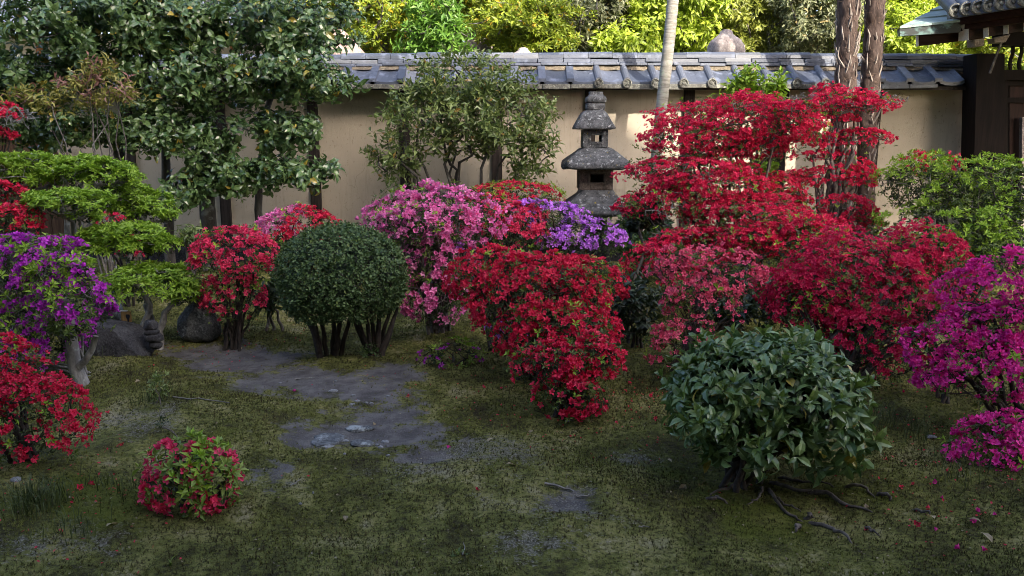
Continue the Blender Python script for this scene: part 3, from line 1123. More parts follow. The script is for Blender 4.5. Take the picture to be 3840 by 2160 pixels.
while x < X_R - 0.1:
    w = rng.uniform(0.35, 0.7)
    w = min(w, X_R - x)
    mb = MB()
    mb.box((x + 0.006, WY - 0.10 - rng.uniform(0, 0.03), -0.06), (x + w - 0.006, WY + 0.02, 0.138))
    mb.build('foundation_stone', M['rock_dark'], wall, bevel=0.02)
    x += w

# coping roof
OV = 0.29
ev_z = at(1920, 308, WY - OV)[2]
rg_z = at(1920, 256, WY - 0.02)[2]
SL = (rg_z - ev_z) / (OV - 0.02)
tile_w = 0.283


def slope_pt(x, s, up=0.0):
    """s: 0 at the eave, 1 at the ridge foot"""
    return np.array([x, WY - OV + s * (OV - 0.02), ev_z + s * (rg_z - ev_z) + up])


# first roll tile that carries a round end stands at px 2245
x0 = at(2245, 308, WY - OV)[0]
k0 = math.ceil((at(-520, 308, WY - OV)[0] - x0) / tile_w)
k1 = math.floor((at(3620, 308, WY - OV)[0] - x0) / tile_w)
pan_proto = None
for k in range(k0, k1 + 2):
    x = x0 + k * tile_w
    last = k == k1 + 1
    # shallow pan tile between two roll tiles
    mb = MB()
    w0, w1 = x - tile_w + 0.02, x - 0.02
    tilt = rng.normal() * 0.003
    q = []
    for s in (-0.03, 1.03):
        for u in np.linspace(0, 1, 5):
            c = slope_pt(w0 + (w1 - w0) * u, s, 0.012 - 0.022 * (1 - (2 * u - 1) ** 2) + tilt * (u - 0.5) + 0.012 * (s < 0.5))
            q.append(c)
    q = np.array(q)
    v = np.concatenate([q, q - [0, 0, 0.032]])
    f = [[i, i + 1, i + 6, i + 5] for i in range(4)] + [[i + 15, i + 16, i + 11, i + 10] for i in range(4)] + [[i + 10, i + 11, i + 1, i] for i in range(4)] + [[i + 5, i + 6, i + 16, i + 15] for i in range(4)] + [[0, 5, 15, 10], [4, 14, 19, 9]]
    mb.add(v, f)
    mb.build('pan_tile', M['tile'], wall)
    # weathered eave lip
    if not last:
        mb = MB()
        a, b = slope_pt(w0 - 0.018, -0.04, -0.012), slope_pt(w1 + 0.018, -0.04, -0.012)
        drop = 0.046 + rng.normal() * 0.004
        tl = rng.normal() * 0.004
        mb.hexa([a + [0, 0, -drop], b + [0, 0, -drop + tl], b + [0, 0.03, -drop + tl], a + [0, 0.03, -drop],
                 a + [0, 0, 0.0], b + [0, 0, 0.0], b + [0, 0.03, 0], a + [0, 0.03, 0]])
        mb.build('eave_tile', M['eave_edge'] if k < k1 - 3 else M['tile_dark'], wall, bevel=0.005)
    if last: continue
    # roll tile running up the slope: half round where the wall still has its round ends, flat elsewhere
    mb = MB()
    roundy = 0 <= k <= 8
    hw = 0.036 if roundy else 0.042
    pr = []
    lean = rng.normal() * 0.006
    for s in (-0.06, 1.04):
        for u in np.linspace(0, 1, 7):
            an = math.pi * u
            sh = 0.045 * (math.sin(an) ** 0.8 if roundy else min(1, 3.2 * math.sin(an)) * 0.72)
            pr.append(slope_pt(x - hw * math.cos(an) + lean * (s > 0.5), s, 0.006 + sh + (0.006 if s < 0.5 else 0)))
    v = np.array(pr)
    f = [[i, i + 1, i + 8, i + 7] for i in range(6)]
    mb.add(v, f)
    mb.add(v[:7], None, [[0, i + 1, i] for i in range(1, 6)])
    ro = mb.build('roll_tile', M['tile'] if not roundy else M['tile_dark'], wall, smooth=False)
    if roundy:
        mb = MB()
        c = slope_pt(x, -0.075, 0.0)
        n = 18
        ang = np.arange(n) / n * 2 * math.pi
        rr = 0.047
        for (ra, ya, rb, yb) in ((rr, 0.03, rr, -0.012), (rr, -0.012, rr * 0.78, -0.016), (rr * 0.78, -0.016, rr * 0.7, -0.004), (rr * 0.7, -0.004, rr * 0.36, -0.004), (rr * 0.36, -0.004, rr * 0.3, -0.012), (rr * 0.3, -0.012, 0.0005, -0.014)):
            A_ = np.stack([c[0] + ra * np.cos(ang), np.full(n, c[1] + ya), c[2] + ra * np.sin(ang)], 1)
            B_ = np.stack([c[0] + rb * np.cos(ang), np.full(n, c[1] + yb), c[2] + rb * np.sin(ang)], 1)
            mb.add(np.concatenate([A_, B_]), [[i, (i + 1) % n, n + (i + 1) % n, n + i] for i in range(n)])
        # three commas of the swirl crest
        for q in range(3):
            th = q * 2.094 + 0.4 + k
            for s in range(4):
                a2 = th + s * 0.35
                p = c + np.array([rr * 0.53 * math.cos(a2), -0.006, rr * 0.53 * math.sin(a2)])
                w = rr * 0.13 * (1 - s * 0.2)
                mb.hexa([p + [-w, 0.004, -w], p + [w, 0.004, -w], p + [w, 0.006, w], p + [-w, 0.006, w], p + [-w * .8, -0.005, -w * .8], p + [w * .8, -0.005, -w * .8], p + [w * .8, -0.005, w * .8], p + [-w * .8, -0.005, w * .8]])
        mb.build('round_end', M['eave_edge'], ro)
# back slope and mortar bed
mb = MB()
mb.hexa([[X_L, WY + 0.1, rg_z - 0.05], [X_R, WY + 0.1, rg_z - 0.05], [X_R, WY + 0.2 + OV, ev_z - 0.04], [X_L, WY + 0.2 + OV, ev_z - 0.04],
         [X_L, WY + 0.1, rg_z], [X_R, WY + 0.1, rg_z], [X_R, WY + 0.2 + OV, ev_z], [X_L, WY + 0.2 + OV, ev_z]])
mb.build('back_slope', M['tile_dark'], wall)
mb = MB()
mb.hexa([[X_L, WY - OV + 0.03, ev_z - 0.075], [X_R, WY - OV + 0.03, ev_z - 0.075], [X_R, WY + 0.1, rg_z - 0.075], [X_L, WY + 0.1, rg_z - 0.075],
         [X_L, WY - OV + 0.03, ev_z - 0.04], [X_R, WY - OV + 0.03, ev_z - 0.04], [X_R, WY + 0.1, rg_z - 0.03], [X_L, WY + 0.1, rg_z - 0.03]])
mb.build('eave_boarding', M['post'], wall)
nb = 160
xx = np.linspace(X_L, X_R, nb)
r2 = np.random.default_rng(5)
lo = np.stack([xx, np.full(nb, WY - 0.062) - 0.02 * r2.random(nb), rg_z - 0.016 - 0.012 * r2.random(nb)], 1)
hi = np.stack([xx, np.full(nb, WY - 0.005) - 0.015 * r2.random(nb), rg_z + 0.045 + 0 * xx], 1)
np_mesh('mortar_bed', np.concatenate([lo, hi]), np.array([[i, i + 1, nb + i + 1, nb + i] for i in range(nb - 1)]), M['mortar'], parent=wall)
# ridge: two flat courses and a round cap, each tile its own piece
z_c = [at(1920, y, WY - 0.03)[2] for y in (250, 238, 221, 197)]
shared = {}


def course(name, z0, z1, y0, length, ofs, roundcap=False):
    x = X_L - ofs
    k = 0
    while x < X_R - 0.05:
        L = length * (1 + 0.02 * rng.normal())
        sag = 0.012 * math.sin(x * 0.55 + 1) + rng.normal() * 0.0035
        y_ = y0 + rng.normal() * 0.004
        h = z1 - z0
        xe = min(x + L, X_R)
        mb = MB()
        if not roundcap:
            dz = rng.normal() * 0.003
            mb.hexa([[x, y_, z0 + sag], [xe - 0.004, y_, z0 + sag + dz], [xe - 0.004, WY + 0.17 - (y_ - WY), z0 + sag + dz], [x, WY + 0.17 - (y_ - WY), z0 + sag],
                     [x, y_ + 0.004, z1 - 0.004 + sag], [xe - 0.004, y_ + 0.004, z1 - 0.004 + sag + dz], [xe - 0.004, WY + 0.17 - (y_ - WY), z1 - 0.004 + sag + dz], [x, WY + 0.17 - (y_ - WY), z1 - 0.004 + sag]])
            mb.build(name, M['tile'], wall, bevel=0.005)
        else:
            n = 9
            q = []
            for e, (xa, sc) in enumerate(((x, 1.0), (xe - 0.004, 1.05))):
                for u in np.linspace(0, 1, n):
                    an = math.pi * u
                    yc = WY + 0.085
                    q.append([xa, yc - (yc - y_) * math.copysign(abs(math.cos(an)) ** 0.75, math.cos(an)) * sc, z0 + sag + h * sc * math.sin(an) ** 0.75])
            q = np.array(q)
            f = [[i, n + i, n + i + 1, i + 1] for i in range(n - 1)]
            mb.add(q, f)
            mb.add(q[:n], None, [[0, i, i + 1] for i in range(1, n - 1)])
            mb.add(q[n:], None, [[0, i + 1, i] for i in range(1, n - 1)])
            mb.build(name, M['tile'], wall)
        x += L


course('lower_course_tile', z_c[0], z_c[1], WY - 0.055, 0.272, 0.05)
course('upper_course_tile', z_c[1], z_c[2], WY - 0.038, 0.275, 0.19)
course('ridge_tile', z_c[2], z_c[3], WY - 0.012, 0.252, 0.11, True)
# dark board screen at the far left end of the wall
scr = empty('wooden_screen', (at(90, 700, 8.55)[0], 8.55, 0), 'low dark brown board screen against the wall behind the left azaleas', 'screen')
for q in range(6):
    xa = at(-60 + q * 46, 600, 8.55)[0]
    mb = MB()
    mb.box((xa, 8.55, 0.0), (xa + 0.122, 8.575, at(0, 505, 8.55)[2]))
    mb.build('board', M['plank'], scr, bevel=0.003)
mb = MB()
mb.box((at(-70, 600, 8.55)[0], 8.52, at(0, 520, 8.55)[2]), (at(222, 600, 8.55)[0], 8.548, at(0, 505, 8.55)[2] + 0.02))
mb.build('rail', M['post'], scr)

# ------------------------------------------------------------------ gate at the right end of the wall
GY = 8.35
gate = empty('garden_gate', (at(3760, 700, GY)[0], GY, 0), 'dark timber gate with a copper side roof and white-tipped rafters at the wall end', 'gate')


def gp(px, py, Y=GY): return at(px, py, Y)


def prism(front, Y0, Y1, name, mat, parent=gate, bevel=0.0):
    """outline in photo pixels at depth Y0, pushed back to Y1 (same real size)"""
    a = np.array([gp(x, y, Y0) for x, y in front])
    b = a + [0, Y1 - Y0, 0]
    n = len(a)
    mb = MB()
    mb.add(np.concatenate([a, b]), [[i, n + i, n + (i + 1) % n, (i + 1) % n] for i in range(n)],
           [[0, i, i + 1] for i in range(1, n - 1)] + [[n, n + i + 1, n + i] for i in range(1, n - 1)])
    return mb.build(name, mat, parent, bevel=bevel)


# main post, side post and wing board
prism([(3664, 200), (3768, 200), (3768, 1050), (3640, 1050)], 8.30, 8.55, 'post', M['gate'], bevel=0.008)
prism([(3768, 262), (4300, 262), (4300, 300), (3768, 300)], 8.36, 8.5, 'door_head', M['gate'])
prism([(3768, 120), (4300, 100), (4300, 168), (3768, 168)], 8.28, 8.5, 'lintel', M['gate'])
# wavy bars over the door
for q in range(8):
    xb = 3793 + q * 33
    pts = [gp(xb + 6 * math.sin(u * 5.2 + 0.6), 168 + u * 94, 8.42) for u in np.linspace(0, 1, 11)]
    mb = MB()
    for a, b in zip(pts[:-1], pts[1:]): mb.bar(a, b + (b - a) * 0.06, 0.024, 0.024, up=(0, 1, 0))
    mb.build('lattice_bar', M['gate'], gate)
# door leaf: boards, rails
for q in range(5):
    xa = 3786 + q * 62
    prism([(xa, 300), (xa + 59, 300), (xa + 59, 1050), (xa, 1050)], 8.46, 8.5, 'door_board', M['door'])
for ya, yb in ((300, 322), (365, 386), (640, 662)):
    prism([(3780, ya), (4100, ya), (4100, yb), (3780, yb)], 8.43, 8.458, 'door_rail', M['gate'], bevel=0.004)
prism([(3834, 440), (3852, 440), (3852, 1050), (3828, 1050)], 8.38, 8.428, 'door_stile', M['rock_pale'])
prism([(3740, 300), (3782, 300), (3778, 1050), (3736, 1050)], 8.4, 8.458, 'door_frame', M['gate'])
# diagonal brace and brackets
mb = MB(); mb.bar(gp(3766, 130, 8.2), gp(3712, 275, 8.2), 0.018, 0.018, up=(0, 1, 0)); mb.build('brace', M['bark'], gate)
prism([(3655, 138), (3694, 136), (3690, 172), (3655, 174)], 8.16, 8.3, 'bracket', M['rock_pale'], bevel=0.004)
prism([(3728, 142), (3790, 128), (3772, 158), (3730, 160)], 8.18, 8.3, 'bracket', M['rock_pale'], bevel=0.004)
# long eave beams running right towards the viewer
for (ya, yb, Ya, Yb, nm) in ((46, 92, 7.95, 7.2, 'fascia_beam'), (92, 118, 8.02, 7.27, 'eave_beam'), (118, 150, 8.15, 7.9, 'wall_beam')):
    a0, a1 = gp(3600, ya, Ya), gp(3600, yb, Ya)
    b0, b1 = gp(4250, ya - 95, Yb), gp(4250, yb - 95, Yb)
    mb = MB()
    t = np.array([0, 0.12, 0])
    mb.hexa([a1, b1, b1 + t, a1 + t, a0, b0, b0 + t, a0 + t])
    mb.build(nm, M['beam'], gate, bevel=0.004)
# side roof: three overlapping copper sheets on a fascia
A0, B0, C0, D0 = gp(3376, 98, 7.95), gp(3608, 74, 7.95), gp(3612, 18, 8.95), gp(3540, 22, 8.95)
for q in range(3):
    s0, s1 = q / 3 - (0.02 if q else 0), (q + 1) / 3
    lift = np.array([0, 0, 0.012 * q])
    p = [A0 + (D0 - A0) * s0 + lift, B0 + (C0 - B0) * s0 + lift, B0 + (C0 - B0) * s1 + lift, A0 + (D0 - A0) * s1 + lift]
    mb = MB()
    mb.hexa([v - [0, 0, 0.02] for v in p] + p)
    mb.build('copper_sheet', M['copper'], gate)
mb = MB()
dn = np.array([0, 0, -0.022])
mb.hexa([A0 + dn * 4 + [0.01, 0.01, 0], B0 + dn * 5 + [0, 0.01, 0], B0 + dn * 5 + [0, .06, 0], A0 + dn * 4 + [0.01, .06, 0], A0 + dn + [0, 0.01, 0], B0 + dn + [0, 0.01, 0], B0 + dn + [0, 0.06, 0], A0 + dn + [0, 0.06, 0]])
mb.build('side_fascia', M['fascia'], gate)
mb = MB()
p = [A0 + dn * 2 + [.05, .07, 0], B0 + dn * 2 + [0, .07, 0], C0 + dn * 2, D0 + dn * 2]
mb.hexa([v - [0, 0, 0.03] for v in p] + p)
mb.build('soffit', M['beam'], gate)
# purlin with a white end, rafters with white tips
def tipped(px0, py0, px1, py1, Y0, Y1, h, nm):
    a, b = gp(px0, py0, Y0), gp(px1, py1, Y1)
    mb = MB(); mb.bar(a, b, 0.045, h); o = mb.build(nm, M['beam'], gate, bevel=0.004)
    d = (b - a) / np.linalg.norm(b - a)
    mb = MB(); mb.bar(a - d * 0.006, a - d * 0.0005, 0.046, h * 1.02); mb.build('white_end', M['whitetip'], o)


tipped(3441, 148, 3690, 118, 8.12, 8.12, 0.125, 'purlin')
tipped(3534, 140, 3680, 118, 8.42, 8.42, 0.09, 'rafter')
tipped(3606, 122, 3700, 108, 8.02, 8.6, 0.15, 'purlin')
tipped(3624, 130, 3760, 96, 7.98, 8.25, 0.10, 'rafter')
tipped(3698, 119, 3850, 84, 7.93, 8.2, 0.10, 'rafter')
tipped(3773, 106, 3930, 70, 7.88, 8.15, 0.10, 'rafter')
tipped(3848, 92, 4010, 56, 7.83, 8.1, 0.10, 'rafter')
# tiled main roof: slab, roll tiles with round ends along the eave
E0, E1 = gp(3560, 34, 7.88), gp(4250, -78, 7.12)
upv = np.array([0.0, 0.9, 0.55])
mb = MB()
mb.hexa([E0 + [0, 0, -.05], E1 + [0, 0, -.05], E1 + upv + [0, 0, -.05], E0 + upv + [0, 0, -.05], E0, E1, E1 + upv, E0 + upv])
mb.build('roof', M['tile_dark'], gate)
for q in range(15):
    c = E0 + (E1 - E0) * ((q + 0.4) / 15)
    mb = MB()
    mb.tube([c + upv * -0.04, c + upv], 0.052, 12)
    ro = mb.build('roll_tile', M['tile_dark'], gate, smooth=True)
    mb = MB()
    ang = np.arange(16) / 16 * 2 * math.pi
    c2 = c + upv * -0.05 + [0, 0, 0.005]
    for (ra, ya, rb, yb) in ((0.062, 0.03, 0.062, 0), (0.062, 0, 0.048, -0.003), (0.048, -0.003, 0.044, 0.006), (0.044, 0.006, 0.02, 0.006), (0.02, 0.006, 0.016, -0.004), (0.016, -0.004, 0.0005, -0.005)):
        A_ = np.stack([c2[0] + ra * np.cos(ang), np.full(16, c2[1] + ya), c2[2] + ra * np.sin(ang)], 1)
        B_ = np.stack([c2[0] + rb * np.cos(ang), np.full(16, c2[1] + yb), c2[2] + rb * np.sin(ang)], 1)
        mb.add(np.concatenate([A_, B_]), [[i, (i + 1) % 16, 16 + (i + 1) % 16, 16 + i] for i in range(16)])
    mb.build('round_end', M['eave_edge'], ro)
mb = MB()
mb.hexa([E0 + [0, -.03, -.09], E1 + [0, -.03, -.09], E1 + [0, .03, -.09], E0 + [0, .03, -.09], E0 + [0, -.03, -.02], E1 + [0, -.03, -.02], E1 + [0, .03, -.02], E0 + [0, .03, -.02]])
mb.build('eave_tile', M['tile_dark'], gate, bevel=0.004)
mb = MB()  # unseen roof added out of view to shade the wall's right end and gate
mb.hexa([[4.75, 5.4, 2.75], [9.0, 5.4, 2.75], [9.0, 8.7, 3.7], [4.75, 8.7, 3.7], [4.75, 5.4, 2.9], [9.0, 5.4, 2.9], [9.0, 8.7, 3.85], [4.75, 8.7, 3.85]])
mb.build('added_shade_roof', M['tile_dark'], gate)
for px_ in (5.3, 8.6):  # posts made up to carry the added shading roof
    mb = MB(); mb.box((px_ - 0.1, 5.8, -0.05), (px_ + 0.1, 6.0, 2.86)); mb.build('added_shade_post', M['gate'], gate)

# ------------------------------------------------------------------ stone lantern
LY = 7.95
L0 = base_at(2233, LY)
lantern = empty('stone_lantern', L0, 'weathered two-tiered grey stone lantern standing before the plaster wall', 'stone lantern')


def sq_ring(cx, cy, w, z, rnd=0.25, n=40, corner_lift=0.0, yaw=0.0, six=False):
    out = []
    for i in range(n):
        a = 2 * math.pi * i / n + math.pi / 4
        c, s = math.cos(a), math.sin(a)
        e = 2 / (2 + 8 * (1 - rnd))
        x = w * math.copysign(abs(c) ** e, c)
        y = w * math.copysign(abs(s) ** e, s)
        k = (abs(c * s) * 2) ** 4
        X = x * math.cos(yaw) - y * math.sin(yaw)
        Yv = x * math.sin(yaw) + y * math.cos(yaw)
        out.append([cx + X, cy + Yv, z + corner_lift * k])
    return out


def square_lathe(name, mat, rings, parent=lantern, yaw=0.0, amp=0.006, seed=0, px=2233, Y=LY, n=40):
    cx = at(px, 500, Y)[0]
    V = []
    for (w, z, rd, lift) in rings: V += sq_ring(cx, Y, w, z, rd, n, lift, yaw)
    V = np.array(V)
    V = V + unit(V - np.array([cx, Y, V[:, 2].mean()])) * (amp * vnoise(V, 28, seed) + amp * 0.8 * vnoise(V, 75, seed + 1))[:, None]
    m = len(rings)
    f4 = [[r * n + i, r * n + (i + 1) % n, (r + 1) * n + (i + 1) % n, (r + 1) * n + i] for r in range(m - 1) for i in range(n)]
    f3 = [[0, i + 1, i] for i in range(1, n - 1)] + [[(m - 1) * n, (m - 1) * n + i, (m - 1) * n + i + 1] for i in range(1, n - 1)]
    mb = MB(); mb.add(V, f4, f3)
    return mb.build(name, mat, parent, smooth=True)


def lz(py, Y=LY): return at(2233, py, Y)[2]


kl = LY / F
# cap: bell shaped knob
square_lathe('cap', M['lantern'], [(34 * kl, lz(386), .5, 0), (37 * kl, lz(384), .5, 0), (38 * kl, lz(372), .5, 0), (35 * kl, lz(364), .5, 0), (28 * kl, lz(360), .5, 0), (24 * kl, lz(352), .5, 0), (26 * kl, lz(346), .5, 0), (23 * kl, lz(345), .5, 0)], px=2231, seed=3, amp=0.003)
square_lathe('neck', M['lantern'], [(31 * kl, lz(414), .5, 0), (34 * kl, lz(410), .5, 0), (35 * kl, lz(398), .5, 0), (33 * kl, lz(387), .5, 0), (30 * kl, lz(386.5), .5, 0)], px=2230, seed=4, amp=0.004)
square_lathe('upper_roof', M['lantern'], [(40 * kl, lz(484), .1, 0), (74 * kl, lz(485), .1, 0), (76 * kl, lz(480), .1, .005), (70 * kl, lz(468), .12, .004), (60 * kl, lz(448), .2, .002), (48 * kl, lz(425), .3, 0), (38 * kl, lz(416), .4, 0), (30 * kl, lz(413), .5, 0)], px=2225, seed=5, amp=0.007)


def chamber(name, mat, px, hw, z0, z1, ox0, ox1, oz0, oz1, yaw=0.0, through=True):
    cx = at(px, 500, LY)[0]
    d = hw
    mb = MB()
    fr, bk, wt = LY - d, LY + d, hw * 0.32
    X0, X1, a, b = cx - hw, cx + hw, cx + ox0, cx + ox1
    # front and back slabs with a window each, side walls between them
    for ya, yb in ((fr, fr + wt), (bk - wt, bk)):
        mb.box((X0, ya, z0), (a, yb, z1)); mb.box((b, ya, z0), (X1, yb, z1))
        if through or ya == fr:
            mb.box((a, ya, z0), (b, yb, oz0)); mb.box((a, ya, oz1), (b, yb, z1))
        else:
            mb.box((a, ya, z0), (b, yb, z1))
    mb.box((X0, fr + wt, z0), (X0 + wt, bk - wt, z1)); mb.box((X1 - wt, fr + wt, z0), (X1, bk - wt, z1))
    o = mb.build(name, mat, lantern, bevel=0.006)
    # raised window frame
    mb = MB()
    e = 0.022
    yf = fr - 0.008
    mb.box((a - e, yf, oz0 - e), (a, fr + 0.01, oz1 + e)); mb.box((b, yf, oz0 - e), (b + e, fr + 0.01, oz1 + e))
    mb.box((a, yf, oz0 - e), (b, fr + 0.01, oz0)); mb.box((a, yf, oz1), (b, fr + 0.01, oz1 + e))
    mb.build('window_frame', mat, o, bevel=0.004)
    return o


chamber('upper_light_chamber', M['lantern'], 2229, 46 * kl, lz(553), lz(486), -16 * kl, 22 * kl, lz(531), lz(507))
square_lathe('middle_roof', M['lantern'], [(60 * kl, lz(629), .1, 0), (118 * kl, lz(632), .08, .012), (122 * kl, lz(626), .08, .018), (119 * kl, lz(610), .1, .022), (104 * kl, lz(594), .15, .01), (78 * kl, lz(573), .25, 0), (58 * kl, lz(558), .35, 0), (46 * kl, lz(553.5), .4, 0)], px=2233, seed=6, amp=0.010, n=56)
chamber('lower_light_chamber', M['lantern_warm'], 2233, 62 * kl, lz(708), lz(631), -22 * kl, 27 * kl, lz(681), lz(651), through=False)
square_lathe('skirt_base', M['lantern'], [(70 * kl, lz(803), .3, 0), (124 * kl, lz(801), .3, .004), (128 * kl, lz(788), .3, .012), (112 * kl, lz(762), .3, .012), (86 * kl, lz(740), .3, 0), (66 * kl, lz(722), .3, 0), (61 * kl, lz(710), .3, 0), (56 * kl, lz(708.5), .3, 0)], px=2236, seed=7, amp=0.006, n=56)
square_lathe('pedestal', M['rock_dark'], [(50 * kl, L0[2] - 0.05, .3, 0), (50 * kl, L0[2] + 0.04, .3, 0), (42 * kl, L0[2] + 0.08, .5, 0), (40 * kl, lz(815), .5, 0), (52 * kl, lz(806), .5, 0), (50 * kl, lz(803.5), .5, 0)], px=2240, seed=8)


# ------------------------------------------------------------------ rocks
def rock(name, label, mat, px0, py0, px1, py1, Y, seed, dy=None, squash=0.35, amp=0.10, cat='rock', zbase=None, parent=None, group=None, flat_top=0.0, tilt=0.0):
    c = at((px0 + px1) / 2, (py0 + py1) / 2, Y)
    k = Y / F
    rx, rz = (px1 - px0) / 2 * k, (py1 - py0) / 2 * k
    ry = dy if dy is not None else rx * 0.8
    bm = bmesh.new()
    bmesh.ops.create_icosphere(bm, subdivisions=5, radius=1.0)
    v = np.array([q.co[:] for q in bm.verts])
    f = np.array([[q.index for q in p.verts] for p in bm.faces])
    bm.free()
    e = 1 - squash
    v = np.sign(v) * np.abs(v) ** e
    v = v / np.abs(v).max(0)
    v *= (1 + amp * vnoise(v, 2.2, seed) + amp * 0.45 * vnoise(v, 6, seed + 1) + amp * 0.16 * vnoise(v, 20, seed + 2))[:, None]
    rp = np.random.default_rng(seed + 500)
    for _q in range(9 if parent is None else 3):
        nn = rp.normal(size=3) * [1, 1, 0.8]
        nn[2] = abs(nn[2]) * 0.9
        nn = unit(nn)
        dd = rp.uniform(0.68, 0.92)
        v = v - nn * (np.maximum(0, v @ nn - dd) * 0.92)[:, None]
    v *= (1 + 0.012 * vnoise(v, 34, seed + 3) + 0.010 * vnoise(v, 60, seed + 4))[:, None]
    v[:, 0] += tilt * v[:, 2]
    V = c + v * [rx, ry, rz]
    o = np_mesh(name, V, f, mat, smooth=True, parent=parent)
    if parent is None:
        V0 = np.array([c[0], c[1], c[2] - rz])
        o.data.transform(Matrix.Translation(Vector(-V0)))
        o.location = tuple(V0)
        tag(o, label, cat, group)
    return o


rock('rock', 'upright grey lichen-spotted boulder beside the coral round azalea', M['rock'], 668, 1105, 828, 1285, 5.15, 11, squash=0.36, amp=0.11, tilt=-0.06)
rock('rock', 'long low dark slab of rock lying behind the purple azalea', M['rock_dark'], 300, 1195, 560, 1350, 4.85, 14, squash=0.38, amp=0.13, dy=0.2, tilt=-0.5)
st = empty('stone_stack', base_at(575, 4.78), 'stack of four dark rounded stones at the end of the low slab', 'stone stack')
for q, (a, b, c, d) in enumerate([(538, 1198, 592, 1240), (540, 1232, 596, 1258), (546, 1248, 612, 1284), (560, 1275, 608, 1308)]):
    rock('stone', None, M['rock_dark'], a, b, c, d, 4.78, 30 + q, squash=0.25, amp=0.05, parent=st)
rock('rock', 'grey boulder half hidden under the pink azalea', M['rock'], 1560, 1010, 1700, 1110, 5.9, 17, squash=0.3)
rock('rock', 'dark flat boulder under the enkianthus branches at the left', M['rock'], 330, 1075, 465, 1230, 5.5, 19, squash=0.3, amp=0.13)
for px0, py0, px1, py1, sd, lb in ((1165, 1628, 1290, 1672, 51, 'broad pale flat stone set in the near end of the path'), (1290, 1598, 1400, 1622, 52, 'thin pale flat stone level with the path surface'), (1310, 1655, 1400, 1676, 53, 'narrow flat stone beside the broad pale one in the path')):
    gA, gB = on_ground(px0, (py0 + py1) / 2), on_ground(px1, (py0 + py1) / 2)
    dep = abs(on_ground((px0 + px1) / 2, py0)[1] - on_ground((px0 + px1) / 2, py1)[1]) / 2
    bm = bmesh.new(); bmesh.ops.create_icosphere(bm, subdivisions=4, radius=1.0)
    v = np.array([q.co[:] for q in bm.verts]); f = np.array([[q.index for q in p.verts] for p in bm.faces]); bm.free()
    v[:, 2] = np.sign(v[:, 2]) * np.abs(v[:, 2]) ** 0.4
    v *= (1 + 0.22 * vnoise(v * [1, 1, 0.2], 2.6, sd) + 0.1 * vnoise(v, 8, sd + 1))[:, None]
    o = np_mesh('flat_stone', v * [abs(gB[0] - gA[0]) / 2, dep, 0.011], f, M['rock'], smooth=True)
    o.location = ((gA[0] + gB[0]) / 2, gA[1], float(gz((gA[0] + gB[0]) / 2, gA[1])) + 0.002)
    tag(o, lb, 'stone')
card = empty('wooden_plaque', at(474, 1205, 4.98), 'small tan plaque with a dark painted bird leaning behind the slab', 'plaque')
a = at(452, 1168, 5.0); b = at(492, 1212, 5.0)
mb = MB(); mb.box((a[0], 5.0, b[2]), (b[0], 5.012, a[2])); mb.build('board', mat_wood('plaque_wood', (0.22, 0.13, 0.05), (0.34, 0.21, 0.08)), card)
mb = MB(); mb.box((a[0] - 0.002, 4.996, a[2] + 0.0005), (b[0] - 0.02, 5.014, a[2] + 0.006)); mb.build('white_edge', M['whitetip'], card)
ink = NT('plaque_ink').done((0.015, 0.015, 0.02), 0.6)
mb = MB()
cc = np.array([a[0] + 0.043, 4.9985, (a[2] + b[2]) / 2 + 0.006])
ang = np.arange(14) / 14 * 2 * math.pi
mb.add(np.concatenate([[cc], cc + np.stack([0.013 * np.cos(ang), 0 * ang, 0.017 * np.sin(ang) + 0.004 * np.cos(2 * ang)], 1)]), None, [[0, 1 + i, 1 + (i + 1) % 14] for i in range(14)])
mb.box((cc[0] - 0.004, 4.9975, b[2] + 0.002), (cc[0] + 0.005, 4.999, cc[2] - 0.014))
mb.build('bird_mark', ink, card)

# stones that rise behind the wall
def stone_knob(label, px, y_top, y_bot, hw, Y, mat, seed, pointed=True):
    k = Y / F
    c = base_at(px, Y)
    root = empty('stone_finial', c, label, 'stone finial')
    zt, zb = at(px, y_top, Y)[2], at(px, y_bot, Y)[2]
    H = zt - zb
    prof = [(0.02, 1.0), (0.16, 0.985), (0.30, 0.93), (0.36, 0.80), (0.50, 0.70), (0.80, 0.52), (0.96, 0.32), (1.0, 0.1), (0.96, -0.1), (0.8, -0.3), (0.5, -0.45), (0.5, -0.6)]
    n = 36
    ang = np.arange(n) / n * 2 * math.pi
    V = []
    cx = at(px, 150, Y)[0]
    for w, h in prof:
        rr = hw * k * w * (1 + 0.035 * np.cos(8 * ang) * (0.2 < w))
        V.append(np.stack([cx + rr * np.cos(ang), Y + rr * np.sin(ang), np.full(n, zb + H * h)], 1))
    V = np.concatenate(V)
    V += unit(V - [cx, Y, zb]) * (0.012 * vnoise(V, 12, seed))[:, None]
    m = len(prof)
    mb = MB()
    mb.add(V, [[(r + 1) * n + i, (r + 1) * n + (i + 1) % n, r * n + (i + 1) % n, r * n + i] for r in range(m - 1) for i in range(n)], [[0, i, i + 1] for i in range(1, n - 1)])
    mb.build('knob', mat, root, smooth=True)
    mb = MB()
    zk = zb - 0.58 * H
    mb.box((cx - hw * k * 0.75, Y - hw * k * 0.75, -0.05), (cx + hw * k * 0.75, Y + hw * k * 0.75, zk))
    mb.build('shaft', mat, root, bevel=0.02)


